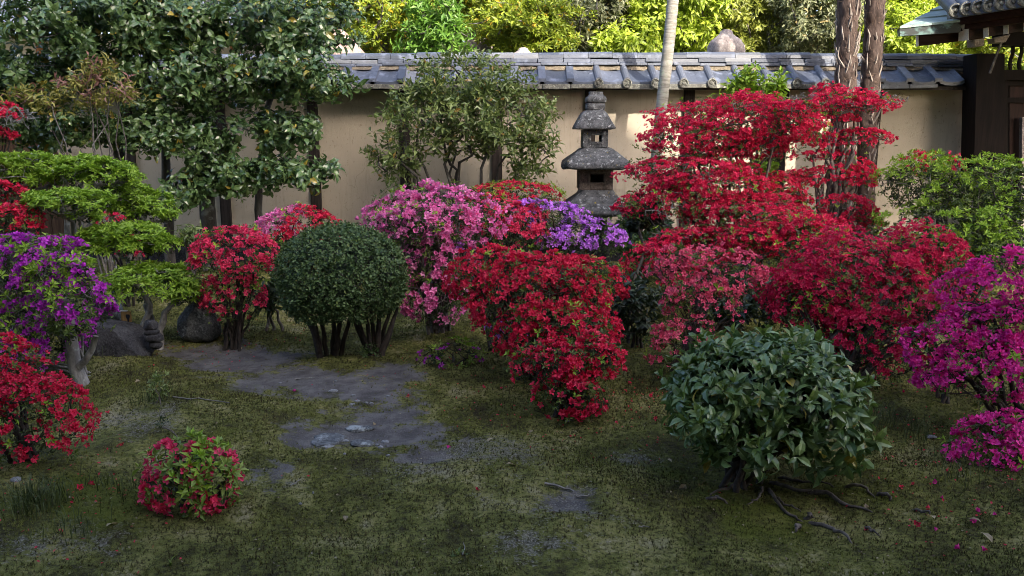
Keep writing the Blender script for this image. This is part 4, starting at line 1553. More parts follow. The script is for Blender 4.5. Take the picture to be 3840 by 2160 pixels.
stone_knob('round weathered stone knob with a pointed tip rising behind the tiled wall', 2722, 110, 200, 68, 9.7, M['rock_pale'], 41)
stone_knob('tip of a pale stone finial just showing over the ridge tiles', 1963, 178, 235, 52, 9.9, M['rock_pale'], 43)
rock('rock', 'pink weathered stone block above the wall beside the big camellia', M['rock_pink'], 1150, 120, 1368, 260, 10.0, 45, squash=0.55, amp=0.05, dy=0.3, tilt=0.1)
rock('rock', 'grey-brown standing stone among the bright leaves behind the wall', M['rock_pale'], 1745, 85, 1840, 260, 11.6, 47, squash=0.3, amp=0.08, dy=0.2)
for o in ('rock', ):
    pass

# house far behind on the left, sunlit
house = empty('distant_house', (at(500, 100, 17)[0], 17, 0), 'pale sunlit house with orange timber seen through the camellia leaves', 'house')
pl = NT('pale_plaster'); pc = pl.mix(pl.step(pl.noise(1.2, 4), 0.35, 0.65), (0.56, 0.49, 0.44), (0.66, 0.6, 0.55)); M['pale_wall'] = pl.done(pc, 0.9, 0.1)
hx0, hx1 = at(-700, 100, 17)[0], at(1000, 100, 17)[0]
mb = MB(); mb.box((hx0, 17, -0.05), (hx1, 21, 3.3)); mb.build('wall', M['pale_wall'], house)
orange = mat_wood('orange_timber', (0.30, 0.12, 0.05), (0.45, 0.2, 0.09))
for px in (150, 480, 700, 880):
    xa = at(px, 100, 17)[0]
    mb = MB(); mb.box((xa - 0.09, 16.93, 0), (xa + 0.09, 17.02, 3.28)); mb.build('post', orange, house)
xa, xb = at(470, 0, 17)[0], at(700, 0, 17)[0]
mb = MB(); mb.box((hx0, 16.95, 2.45), (hx1, 17.015, 2.6)); mb.build('tie_beam', orange, house)
mb = MB()
mb.hexa([[hx0 - .5, 16.0, 3.25], [hx1 + .5, 16.0, 3.25], [hx1 + .5, 19, 4.9], [hx0 - .5, 19, 4.9], [hx0 - .5, 16.0, 3.4], [hx1 + .5, 16.0, 3.4], [hx1 + .5, 19, 5.05], [hx0 - .5, 19, 5.05]])
mb.build('roof', M['tile_dark'], house)

# ------------------------------------------------------------------ palm trunks
def palm(label, path, rpx, Y, mat, fibrous, top=5.2, seed=0):
    pts = np.array([at(x, y, Y) for x, y in path])
    d = pts[-1] - pts[-2]
    b = base_at(path[0][0], Y)
    ext = [pts[-1] + d / np.linalg.norm(d) * q for q in (0.5, 1.0, 1.6, 2.2)]
    ctl = np.concatenate([[b + [0, 0, -0.05]], pts, ext])
    s = np.concatenate([[0], np.cumsum(np.linalg.norm(np.diff(ctl, axis=0), axis=1))])
    t = np.linspace(0, s[-1], 130)
    c = np.stack([np.interp(t, s, ctl[:, i]) for i in range(3)], 1)
    r = np.random.default_rng(seed)
    for i in range(3): c[:, i] = np.convolve(np.pad(c[:, i], 8, mode='edge'), np.ones(17) / 17, mode='valid')
    rad = np.interp(t, [0, s[-1]], [rpx[0] * Y / F, rpx[1] * Y / F])
    root = empty('palm_tree', b, label, 'palm tree')
    sides = 18
    v, f4, f3 = tube(c, rad * (1 + 0.025 * np.sin(t * 55 + r.normal(size=len(t)) * 0.6)), sides)
    if fibrous:
        nz = vnoise(v, 20, seed) * 0.5 + vnoise(v, 55, seed + 1) * 0.5
        ax = np.repeat(c, sides, 0)
        v = v + unit(v - ax) * (0.012 * nz + 0.006 * r.normal(size=len(v)))[:, None]
    mb = MB(); mb.add(v, f4, f3); mb.build('trunk', mat, root, smooth=True)
    if fibrous:
        # old leaf bases and loose fibre round the trunk
        stubs = []
        for q in range(150):
            i = int(r.integers(20, 100))
            a = r.uniform(0, 6.28)
            o = np.array([math.cos(a), math.sin(a), 0])
            p = c[i] + o * rad[i] * 1.0
            L = r.uniform(0.07, 0.17)
            mb = MB()
            sk = np.array([-o[1], o[0], 0]) * r.normal() * 0.03
            mb.tube([p - o * 0.012, p + o * 0.006 + [0, 0, L * 0.5] + sk * 0.5, p + o * r.uniform(0.006, 0.022) + [0, 0, L] + sk], [0.011, 0.009, 0.003], 4)
            mb.build('leaf_stub', M['stub'], root)
        mb = MB()
        for q in range(1500):
            i = int(r.integers(4, 105))
            a = r.uniform(0, 6.28)
            o = np.array([math.cos(a), math.sin(a), 0])
            tg = np.array([-o[1], o[0], 0])
            p = c[i] + o * rad[i] * 0.98 + [0, 0, r.normal() * 0.01]
            e = p + tg * r.normal() * 0.06 + [0, 0, r.normal() * 0.06] + o * r.uniform(0.002, 0.04)
            w = tg * 0.002 + np.array([0, 0, 0.0016])
            mb.add([p - w, p + w, e], None, [[0, 1, 2]])
        mb.build('fibre', M['fibre'], root, kind='stuff')
    # crown of fan leaves above the frame
    tip = c[-1]
    for q in range(9):
        a = q * 2.4 + r.normal() * 0.2
        o = np.array([math.cos(a), math.sin(a), 0.45 + 0.3 * r.normal()])
        mb = MB()
        e = tip + o * 0.55
        mb.tube([tip, tip + o * 0.3 + [0, 0, 0.05], e], [0.014, 0.01, 0.008], 4)
        up = np.array([-o[1], o[0], 0])
        for w in np.linspace(-1.2, 1.2, 13):
            dd = unit(np.array([o[0], o[1], 0.1]) * math.cos(w) + up * math.sin(w))
            sd = np.cross(dd, [0, 0, 1]) * 0.02
            mb.add([e, e + dd * 0.25 + sd, e + dd * 0.5 + [0, 0, -0.1], e + dd * 0.25 - sd], [[0, 1, 2, 3]])
        mb.build('frond', M['under'], root)


def mat_palm(name, a, b):
    t = NT(name)
    rings = t.noise(10, 4, 0.6, t.scaled(t.pos(), (0.8, 0.8, 5)))
    c = t.mix(t.step(rings, 0.35, 0.65), a, b)
    c = t.mix(t.step(t.noise(8, 5, 0.7), 0.55, 0.66), c, (0.30, 0.34, 0.27))
    c = t.mix(t.step(t.noise(5, 4, 0.6), 0.60, 0.7), c, (0.16, 0.18, 0.12))
    t.bump(rings, 0.6, 0.01)
    return t.done(c, 0.85, 0.2)


M['palm'] = mat_palm('palm_smooth_bark', (0.20, 0.19, 0.165), (0.33, 0.32, 0.29))
M['palm_fibre'] = mat_bark('palm_fibre_bark', (0.032, 0.022, 0.019), (0.105, 0.076, 0.066), 26)
M['stub'] = mat_bark('palm_stub', (0.18, 0.15, 0.13), (0.34, 0.30, 0.27), 40)
M['fibre'] = mat_bark('palm_fibre_hair', (0.08, 0.05, 0.04), (0.2, 0.14, 0.11), 40)
palm('slender smooth pale grey palm trunk leaning right beside the lantern', [(2452, 760), (2462, 560), (2480, 400), (2500, 240), (2516, 90), (2524, -10)], (21, 21), 8.2, M['palm'], False, seed=1)
palm('thick shaggy palm trunk with pale leaf stubs, left one of the fibrous pair', [(3165, 900), (3166, 500), (3170, 300), (3178, 130), (3182, -10)], (37, 36), 8.05, M['palm_fibre'], True, seed=2)
palm('thinner reddish brown shaggy palm trunk nearer the gate', [(3240, 900), (3250, 500), (3262, 320), (3276, 140), (3283, -10)], (32, 32), 8.15, M['palm_fibre'], True, seed=3)

# ------------------------------------------------------------------ plants: generic builders
def azalea(label, base, pads, petal, size=0.042, cover=1.25, leafmat='az_leaf', leaf_cover=0.9, zmin=-0.25, seed=0, stems=6, r0=0.011, bark='bark_dark',
           lump=0.10, second=None, second_share=0.0, low=0.25, top_leaf=0.12, leafL=0.026, group='azalea shrubs in bloom', name='azalea_shrub', twigs=60, inner=1.3, clump=0.7, spread=0.035, cat='azalea', stem_targets=None):
    P = Plant(name, base, label, cat, group)
    P.bark = M[bark]
    nmain = len(pads)
    if lump >= 0.18:
        rr_ = np.random.default_rng(seed + 400)
        for p in list(pads):
            for q in range(3):
                d = unit(rr_.normal(size=3) * [1, 1, 0.8])
                k = rr_.uniform(0.26, 0.46, 3)
                pads = pads + [np.concatenate([p[:3] + d * p[3:6] * rr_.uniform(0.7, 1.0), np.maximum(p[3:6] * k, [0.05, 0.05, 0.035])])]
    for i, p in enumerate(pads):
        s = seed * 100 + i
        A = pad_area(p)
        frac = (1 - zmin) / 2
        n = int((cover * A * frac / (size * size) * 1.5 * 1.4))
        pos, nrm = shell(p, n, zmin, 0.84, 1.04, lump, clump, s)
        if second and second_share > 0:
            m = vnoise(pos, 6.5, s + 3) > (1 - 2 * second_share) * 0.62
            P.flowers(pos[m], nrm[m], size * 1.05, M[second], seed=s + 1)
            pos, nrm = pos[~m], nrm[~m]
        if len(pos): P.flowers(pos, nrm, size, M[petal], seed=s)
        # a few flowers low on the bush
        if low > 0:
            q = int(n * low * 0.22)
            pos, nrm = shell(p, q + 3, -0.85, 0.55, 0.98, lump, 0.8, s + 40)
            m = pos[:, 2] < p[2] + p[5] * (zmin + 0.1)
            P.flowers(pos[m], nrm[m], size, M[petal], seed=s + 2)
        # leaves: shoot tips over the surface and dark leaves inside
        nl = int(leaf_cover * A * frac / (leafL * leafL) * 0.17)
        pos, nrm = shell(p, nl, -0.75, 0.78, 1.03, lump, 0.5, s + 7)
        P.shoots(pos, nrm, 5, leafL, M[leafmat], 'leaf', el=0.5, seed=s)
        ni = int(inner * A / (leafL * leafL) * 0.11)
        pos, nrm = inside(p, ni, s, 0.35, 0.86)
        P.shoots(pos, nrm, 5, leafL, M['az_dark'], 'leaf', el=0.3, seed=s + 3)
        if top_leaf > 0:
            nt = int(top_leaf * A * frac / (leafL * leafL) * 0.09)
            pos, nrm = shell(p, nt, 0.0, 0.98, 1.07, lump, 0.9, s + 9)
            P.shoots(pos, nrm, 5, leafL * 1.15, M['fresh'], 'leaf', el=0.6, seed=s + 5)
        for q in range(stems if i < nmain else 0):
            d, _n = inside(p, 1, s * 7 + q, 0.2, 0.75)
            t = d[0]; t[2] = min(t[2], p[2] + 0.25 * p[5])
            P.stem_to(t, r0, r0 * 0.4, seed=s * 13 + q, spread=spread)
        tg, _n = shell(p, twigs if p[3] > 0.16 else 12, -0.5, 0.75, 1.0, lump, 0.3, s + 11)
        P.twig_to(tg, r0 * 0.5, 0.0012, seed=s)
    return P


# ---- left side
azalea('tall red azalea tip with pale lichen twigs at the left picture edge', base_at(-40, 5.6), [pad(-110, 385, 92, 480, 5.6), pad(-120, 470, 60, 555, 5.6)], 'scarlet', 0.045, seed=1, stems=3, low=0.1, inner=0.3)
azalea('scarlet azalea under the green tiers with flowers down to the purple bush', base_at(40, 5.2), [pad(-160, 670, 130, 880, 5.2), pad(-40, 760, 165, 905, 5.0)], 'scarlet', 0.044, top_leaf=0.5, seed=2, stems=4)
azalea('dark red azalea glimpsed between the grey enkianthus branches', base_at(480, 6.2), [pad(335, 795, 480, 880, 6.2), pad(420, 880, 560, 1000, 6.1)], 'red', 0.04, seed=3, stems=4, cover=0.9)
azalea('purple azalea spilling over bright leaves with a pale forked trunk', base_at(290, 4.35), [pad(-160, 872, 330, 1150, 4.3), pad(60, 950, 425, 1320, 4.15), pad(-180, 1130, 330, 1400, 4.3)], 'purple', 0.052, cover=0.95, leafmat='az_leaf', top_leaf=2.6, leaf_cover=1.5, inner=2.0, seed=4, stems=4, r0=0.008, bark='bark_pale', low=0.8, leafL=0.03, lump=0.16)
PLANTS[-1].stem([base_at(283, 4.2) - [0, 0, .04], at(280, 1370, 4.2), at(272, 1300, 4.2), at(262, 1210, 4.22), at(240, 1120, 4.25)], 0.040, 0.022, 10)
PLANTS[-1].stem([at(286, 1385, 4.19), at(318, 1355, 4.16), at(345, 1310, 4.14), at(360, 1260, 4.14)], 0.022, 0.014, 8)
azalea('low crimson azalea bush filling the lower left edge', base_at(20, 3.0), [pad(-190, 1260, 200, 1600, 3.1), pad(-150, 1400, 345, 1760, 3.0)], 'scarlet', 0.034, cover=1.05, seed=5, stems=6, leafmat='az_leaf', leafL=0.02, lump=0.14, zmin=-0.55, low=0.4)
azalea('small knee-high red azalea with fresh green leaves alone in the moss', base_at(715, 2.72), [pad(505, 1625, 915, 1960, 2.72)], 'coral', 0.05, cover=0.95, leafmat='fresh2', leaf_cover=3.6, zmin=-0.75, seed=6, stems=6, low=0.3, inner=2.0, top_leaf=1.0, leafL=0.035, lump=0.08)
PLANTS[-1].solo_leaf = 300
# ---- centre left
azalea('round coral azalea on bare stems behind the upright boulder', base_at(860, 5.05), [pad(697, 842, 1060, 1100, 5.1), pad(740, 1010, 1010, 1240, 5.1)], 'coral', 0.041, cover=1.35, top_leaf=0.4, seed=7, stems=9, low=0.3)
azalea('scarlet azalea dome with pink sprays under the camellia', base_at(1110, 6.3), [pad(955, 770, 1278, 960, 6.3)], 'scarlet', 0.045, cover=1.4, second='pink', second_share=0.22, seed=8, stems=5)
# ---- pink, reds, lilac of the middle
azalea('broad pink azalea dome with large pale flowers', base_at(1640, 5.3), [pad(1380, 690, 1890, 960, 5.3), pad(1400, 760, 1700, 925, 5.05), pad(1500, 1010, 1760, 1250, 5.1), pad(1480, 860, 1800, 1090, 5.2)], 'pink', 0.058, cover=1.05, top_leaf=0.35, seed=9, stems=6, r0=0.014, low=0.8, inner=2.0, zmin=-0.45, leafL=0.03, bark='bark')
azalea('flat green azalea with scattered red bloom behind the pink dome', base_at(1950, 7.1), [pad(1740, 678, 2120, 800, 7.1)], 'scarlet', 0.042, cover=0.75, leafmat='fresh2', leaf_cover=1.5, top_leaf=0.8, seed=10, stems=5)
azalea('middle red azalea dome between the pink and the lilac ones', base_at(1890, 5.6), [pad(1712, 752, 2075, 960, 5.6)], 'coral', 0.042, cover=1.45, seed=11, stems=5)
azalea('lilac azalea in front of the lantern base', base_at(2140, 5.9), [pad(1965, 755, 2200, 890, 5.9), pad(2060, 815, 2360, 980, 5.8), pad(2010, 850, 2170, 970, 5.7), pad(1930, 745, 2080, 815, 5.6)], 'lilac', 0.052, cover=0.95, inner=2.0, leafmat='az_leaf', seed=12, stems=5, low=0.15)
azalea('open lilac azalea sprays showing between the red bushes', base_at(1850, 4.9), [pad(1700, 895, 1795, 960, 5.2), pad(1810, 1195, 1990, 1290, 4.7)], 'lilac', 0.05, cover=0.6, seed=13, stems=4, low=0.0, inner=0.5)
azalea('large bright red azalea dome at the centre of the garden', base_at(1990, 4.3), [pad(1662, 922, 2040, 1180, 4.45), pad(1740, 940, 2300, 1330, 4.3), pad(2000, 960, 2370, 1160, 4.6), pad(1850, 1120, 2330, 1400, 4.1)], 'scarlet', 0.047, cover=1.12, seed=14, stems=7, r0=0.014, low=0.8, zmin=-0.5, inner=1.8, leafmat='az_leaf')
azalea('low front red azalea with big loose flowers reaching the moss', base_at(2110, 3.68), [pad(1905, 1270, 2240, 1480, 3.75), pad(2080, 1260, 2345, 1430, 3.8), pad(1990, 1400, 2270, 1600, 3.65)], 'scarlet', 0.053, cover=0.75, seed=15, stems=6, low=0.5, lump=0.18, zmin=-0.6)
azalea('small leafy azalea with a few purple flowers near the path', base_at(1690, 4.55), [pad(1560, 1275, 1820, 1410, 4.55)], 'purple', 0.042, cover=0.14, leafmat='fresh2', leaf_cover=1.8, top_leaf=0.9, seed=16, stems=5, low=0.2, leafL=0.03)
# ---- right
azalea('tall wide red azalea in layers right of the lantern', base_at(2760, 6.3),
       [pad(2500, 372, 3090, 560, 6.6), pad(2405, 450, 2800, 600, 6.5), pad(2800, 420, 3110, 580, 6.6), pad(2330, 590, 2800, 700, 6.4), pad(2350, 690, 2700, 850, 6.2), pad(2600, 730, 3100, 930, 6.0), pad(2390, 840, 2760, 1010, 5.9), pad(2800, 640, 3020, 790, 6.6), pad(2700, 820, 3200, 1010, 5.8), pad(2360, 900, 2640, 1080, 5.7), pad(2700, 500, 2980, 620, 6.7), pad(2450, 640, 2900, 780, 6.3)],
       'red', 0.043, cover=1.0, seed=17, stems=2, r0=0.017, low=0.3, lump=0.28, bark='bark', twigs=70, inner=0.8, leaf_cover=0.7, zmin=-0.6)
azalea('slim red azalea with layered sprays before the shaggy palms', base_at(3080, 6.7),
       [pad(3040, 310, 3160, 370, 7.1), pad(3000, 345, 3330, 440, 7.0), pad(3080, 390, 3230, 470, 6.9), pad(3110, 480, 3340, 560, 7.0), pad(3050, 505, 3200, 560, 7.0), pad(3010, 560, 3180, 610, 7.0), pad(2960, 625, 3250, 710, 6.9), pad(3150, 590, 3290, 720, 6.9), pad(3050, 720, 3290, 880, 6.6)],
       'red', 0.044, cover=0.95, seed=18, stems=2, r0=0.02, low=0.25, lump=0.25, bark='bark', twigs=60, inner=0.35, leaf_cover=0.35, zmin=-0.5)
azalea('leggy coral pink azalea leaning in front of the tall red one', base_at(2560, 4.15), [pad(2440, 920, 2850, 1130, 4.5), pad(2480, 1000, 2800, 1300, 4.35), pad(2420, 1180, 2700, 1440, 4.2)], 'rose', 0.042, cover=0.62, seed=19, stems=5, r0=0.014, low=0.9, lump=0.22, leafmat='az_leaf', leaf_cover=0.8, bark='bark_dark', inner=0.5)
azalea('huge crimson azalea mass behind the glossy shrub', base_at(3180, 3.95), [pad(2890, 880, 3500, 1330, 4.4), pad(3250, 850, 3650, 1200, 4.6), pad(2880, 1000, 3200, 1330, 4.3), pad(3080, 1150, 3500, 1480, 4.1)], 'crimson', 0.038, cover=1.25, inner=1.5, top_leaf=0.22, seed=20, stems=7, r0=0.016, low=0.8, lump=0.18, leafmat='az_leaf', leaf_cover=0.75, leafL=0.022)
azalea('light green azalea hedge with a few red flowers beside the gate', base_at(3620, 6.0), [pad(3290, 600, 3640, 800, 6.2), pad(3500, 600, 3980, 840, 6.1), pad(3300, 740, 3780, 1000, 5.9), pad(3640, 740, 4000, 1000, 5.8), pad(3480, 850, 3900, 1080, 5.7)], 'red', 0.042, cover=0.0, leafmat='az_leaf', leaf_cover=1.6, top_leaf=3.2, inner=2.0, seed=21, stems=5, r0=0.013, low=0.0, lump=0.28, leafL=0.033, bark='bark', clump=0.85)
azalea('red sprig azalea on top of the light green hedge', base_at(3470, 6.5), [pad(3390, 565, 3600, 680, 6.5)], 'red', 0.044, cover=0.7, seed=22, stems=3, low=0.0, leafmat='fresh2', inner=0.4, lump=0.25)
azalea('vivid magenta azalea in three tiers at the right edge', base_at(3860, 3.45), [pad(3540, 950, 4050, 1230, 3.75), pad(3385, 1205, 3740, 1430, 3.6), pad(3470, 1270, 3980, 1530, 3.5), pad(3535, 1540, 4000, 1850, 3.2)  , pad(3620, 1120, 4000, 1340, 3.6)], 'magenta', 0.044, cover=1.1, top_leaf=0.2, seed=23, stems=3, r0=0.014, low=0.25, lump=0.2, bark='bark_dark', inner=0.5, zmin=-0.5)
azalea('rosy red azalea with fresh leaves wedged behind the magenta tiers', base_at(3560, 3.9), [pad(3420, 1075, 3720, 1270, 3.95)], 'coral', 0.046, cover=0.75, top_leaf=0.8, seed=24, stems=4, low=0.3, lump=0.2, leafmat='az_leaf')


def lichen_spray(P, px, py, Y, w, h, n, seed, frm=None):
    def mk(root):
        r = np.random.default_rng(seed)
        c = at(px, py, Y)
        k = Y / F
        nodes = [at(*(frm or (px, py + h)), Y)]
        tubes = []
        for q in range(n):
            t = c + np.array([r.normal() * w * k * 0.5, r.normal() * 0.05, r.normal() * h * k * 0.5])
            d = [np.linalg.norm(t - x) for x in nodes]
            b = nodes[int(np.argmin(d))]
            m = (b + t) / 2 + r.normal(size=3) * 0.012
            tubes.append((np.array([b, m, t]), np.array([0.0032, 0.0026, 0.0015]), 3))
            nodes += [m, t]
        wood_mesh(tubes).build('bare_twigs', M['lichen_twig'], root, kind='stuff')
    P.extra.append(mk)


for P in PLANTS:
    if P.label.startswith('slim red'):
        lichen_spray(P, 3010, 365, 6.9, 75, 40, 80, 1, (3080, 420))
        lichen_spray(P, 3340, 375, 6.9, 60, 30, 60, 2, (3250, 420))
        lichen_spray(P, 3200, 395, 6.9, 110, 40, 40, 4, (3170, 480))
    if P.label.startswith('tall red azalea tip'): lichen_spray(P, 60, 440, 5.5, 70, 40, 90, 3, (10, 480))
    if P.label.startswith('tall wide'):
        lichen_spray(P, 2660, 665, 6.1, 110, 40, 45, 5, (2700, 720))
        lichen_spray(P, 2520, 790, 6.0, 80, 40, 35, 6, (2560, 830))


# ---- tiered green enkianthus
def enkianthus(label, base, pads, seed, trunks=3, bells=0):
    P = Plant('enkianthus_shrub', base, label, 'shrub', 'enkianthus shrubs')
    P.bark = M['bark_pale']
    for q in range(trunks):
        t, _n = inside(pads[q % len(pads)], 1, seed * 5 + q, 0.0, 0.5)
        P.stem_to(t[0], 0.028, 0.010, seed=seed * 3 + q, bend=0.2, spread=0.05)
    rr_ = np.random.default_rng(seed)
    for p in list(pads):
        for q in range(4):
            d = unit(rr_.normal(size=3) * [1, 1, 0.5])
            pads = pads + [np.concatenate([p[:3] + d * p[3:6] * rr_.uniform(0.75, 1.05), np.maximum(p[3:6] * rr_.uniform(0.22, 0.42, 3), [0.06, 0.06, 0.03])])]
    for i, p in enumerate(pads):
        s = seed * 50 + i
        A = pad_area(p)
        pos, nrm = shell(p, int(A * 1150), -0.25, 0.8, 1.05, 0.26, 0.75, s)
        nrm = unit(nrm * [0.5, 0.5, 1] + [0, 0, 0.5])
        P.shoots(pos, nrm, 6, 0.036, M['fresh'], 'leaf', el=0.35, seed=s)
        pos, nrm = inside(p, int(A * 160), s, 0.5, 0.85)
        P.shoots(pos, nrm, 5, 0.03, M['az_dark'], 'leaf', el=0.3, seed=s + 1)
        t, _n = inside(p, 3 if p[3] > 0.14 else 1, s, 0.1, 0.6)
        for q in t:
            q[2] = p[2] - 0.5 * p[5]
            nd = np.array([w[0] for w in P.nodes])
            k = int(np.argmin(np.linalg.norm(nd - q, axis=1) + 0.8 * np.maximum(0, nd[:, 2] - q[2])))
            P.stem_to(q, 0.014, 0.006, base=nd[k], seed=s + k, bend=0.25, rise=0.1)
        tg, _n = shell(p, 110 if p[3] > 0.14 else 14, -0.5, 0.7, 0.98, 0.1, 0.2, s + 3)
        P.twig_to(tg, 0.006, 0.0014, seed=s)
        if bells and i < 2:
            pos, nrm = shell(p, bells, 0.1, 1.0, 1.05, 0.12, 0.95, s + 6)
            P.flowers(pos, unit(nrm * 0.3 - [0, 0.4, 0.6]), 0.018, M['white'], up=0, seed=s)
    P.solo_flower = 120
    return P


enkianthus('bright green tiered enkianthus with white bells on a grey trunk', base_at(250, 5.3), [pad(-80, 580, 330, 730, 5.5), pad(180, 590, 490, 740, 5.4), pad(110, 715, 410, 825, 5.1), pad(380, 680, 560, 800, 5.7), pad(470, 720, 650, 870, 5.5), pad(325, 835, 640, 960, 5.2), pad(560, 880, 670, 960, 5.2)], 61, 4, bells=26)
enkianthus('low round green enkianthus over the slab and the stone stack', base_at(560, 5.0), [pad(390, 995, 725, 1150, 5.05), pad(620, 1060, 735, 1160, 5.0)], 63, 3)
for P in PLANTS[-2:]: P.bark = M['bark_pale']


# ---- clipped dark green ball
def clipped():
    P = Plant('clipped_shrub', base_at(1290, 4.8), 'dark green clipped ball shrub on two clusters of bare stems', 'shrub', 'evergreen shrubs')
    P.bark = M['bark_dark']
    p = pad(1028, 835, 1532, 1240, 4.8, 0.37)
    for i, (q, n) in enumerate(((p, 2900), (pad(1055, 950, 1330, 1225, 4.72, 0.26), 620), (pad(1230, 950, 1520, 1200, 4.8, 0.3), 450))):
        pos, nrm = shell(q, n, -0.72 if i == 0 else -0.8, 0.93, 1.012, 0.035, 0.25, 300 + i)
        P.shoots(pos, nrm, 6, 0.021, M['box'], 'round', el=0.55, along=0.35, seed=i, jitter=0.5)
    pos, nrm = shell(p, 110, -0.6, 1.0, 1.07, 0.03, 0.5, 305)
    P.shoots(pos, nrm, 8, 0.02, M['box_new'], 'round', el=0.6, along=0.45, seed=77, jitter=0.6)
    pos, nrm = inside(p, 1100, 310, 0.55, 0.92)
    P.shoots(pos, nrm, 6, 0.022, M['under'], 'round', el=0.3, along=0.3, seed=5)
    for i, (bx, tx) in enumerate([(1210, 1130), (1222, 1190), (1236, 1240), (1250, 1290), (1205, 1160), (1262, 1330), (1380, 1300), (1392, 1360), (1400, 1395), (1408, 1430), (1416, 1470), (1388, 1330), (1425, 1490)]):
        P.stem_to(at(tx, 1150, 4.8), 0.016 if i % 3 else 0.024, 0.009, base=base_at(bx, 4.78) - [0, rng.normal() * 0.03, 0.03], bend=0.07, seed=400 + i, rise=0.25)
    tg, _n = shell(p, 160, -0.7, 0.8, 0.98, 0.05, 0.1, 320)
    P.twig_to(tg, 0.004, 0.0012)


clipped()


# ---- glossy broad-leaf shrub at the lower right, with its roots
def glossy():
    b = base_at(2830, 3.05)
    P = Plant('broadleaf_shrub', b, 'glossy broad-leaf evergreen shrub with surface roots spread over the moss', 'shrub', 'evergreen shrubs')
    P.bark = M['bark_dark']
    P.solo_leaf = 300
    for i, (q, n) in enumerate(((pad(2530, 1275, 3235, 1640, 3.1, 0.3), 300), (pad(2505, 1380, 2800, 1690, 3.0, 0.2), 70), (pad(2940, 1400, 3245, 1810, 3.0, 0.22), 95), (pad(2560, 1540, 3120, 1740, 2.98, 0.26), 75))):
        pos, nrm = shell(q, n, -0.35 if i == 0 else -0.7, 0.84, 1.03, 0.10, 0.4, 500 + i)
        P.shoots(pos, nrm, 7, 0.064, M['garden'], 'big', el=0.3, along=0.16, seed=i + 20, jitter=0.5)
        m = (np.random.default_rng(i + 80).random(len(pos)) < 0.28) & (nrm[:, 2] > -0.1)
        P.shoots(pos[m] + nrm[m] * 0.03, nrm[m] + [0, 0, 0.6], 4, 0.058, M['garden_new'], 'big', el=0.85, seed=i + 90)
    p = pad(2560, 1300, 3210, 1640, 3.1, 0.3)
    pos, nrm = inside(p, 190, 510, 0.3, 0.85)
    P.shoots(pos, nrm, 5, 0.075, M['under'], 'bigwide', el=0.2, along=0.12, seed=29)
    for q in range(13):
        t, _n = inside(p, 1, 520 + q, 0.35, 0.8)
        t = t[0]; t[2] = min(t[2], p[2] + 0.2 * p[5])
        P.stem_to(t, 0.014, 0.006, seed=530 + q, spread=0.06, bend=0.12, rise=0.2)
    tg, _n = shell(p, 90, -0.6, 0.7, 0.95, 0.1, 0.1, 540)
    P.twig_to(tg, 0.006, 0.002)
    roots = [[(2870, 1800), (2960, 1842), (3060, 1850), (3150, 1868)], [(2900, 1790), (3020, 1815), (3150, 1826)], [(2800, 1800), (2720, 1845), (2640, 1862)], [(2880, 1815), (2900, 1880), (2960, 1940), (3030, 1962)], [(2850, 1822), (2852, 1850), (2838, 1880), (2790, 1895)], [(2640, 1868), (2690, 1880), (2735, 1892)], [(3000, 1848), (3110, 1865), (3180, 1905), (3300, 1922)],
             [(3150, 1822), (3240, 1838), (3290, 1870)], [(3285, 1852), (3320, 1868), (3350, 1886)], [(2896, 1858), (2950, 1905), (3008, 1923)],
             [(3028, 1955), (3110, 1985), (3170, 2020), (3208, 2042)], [(3000, 1965), (2990, 1990), (2976, 1998)], [(3024, 1946), (3052, 1940)], [(3420, 1912), (3470, 1930), (3500, 1940)],
             [(3240, 1985), (3300, 2010)]]

    def mk(root):
        r = np.random.default_rng(3)
        for q in roots:
            g = np.array([on_ground(*w) for w in q])
            s = np.linspace(0, len(g) - 1, 14)
            pts = np.stack([np.interp(s, np.arange(len(g)), g[:, i]) for i in range(3)], 1)
            pts[:, :2] += r.normal(size=(14, 2)) * 0.004
            pts[:, 2] += 0.012 + 0.005 * np.sin(np.linspace(0, 9, 14) + r.uniform(0, 6)) - 0.034 * np.abs(np.linspace(-1, 1, 14)) ** 4
            wood_mesh([(pts, np.linspace(0.0085, 0.003, 14) * r.uniform(0.7, 1.2), 6)]).build('root', M['root'], root, smooth=True)
    P.extra.append(mk)


glossy()


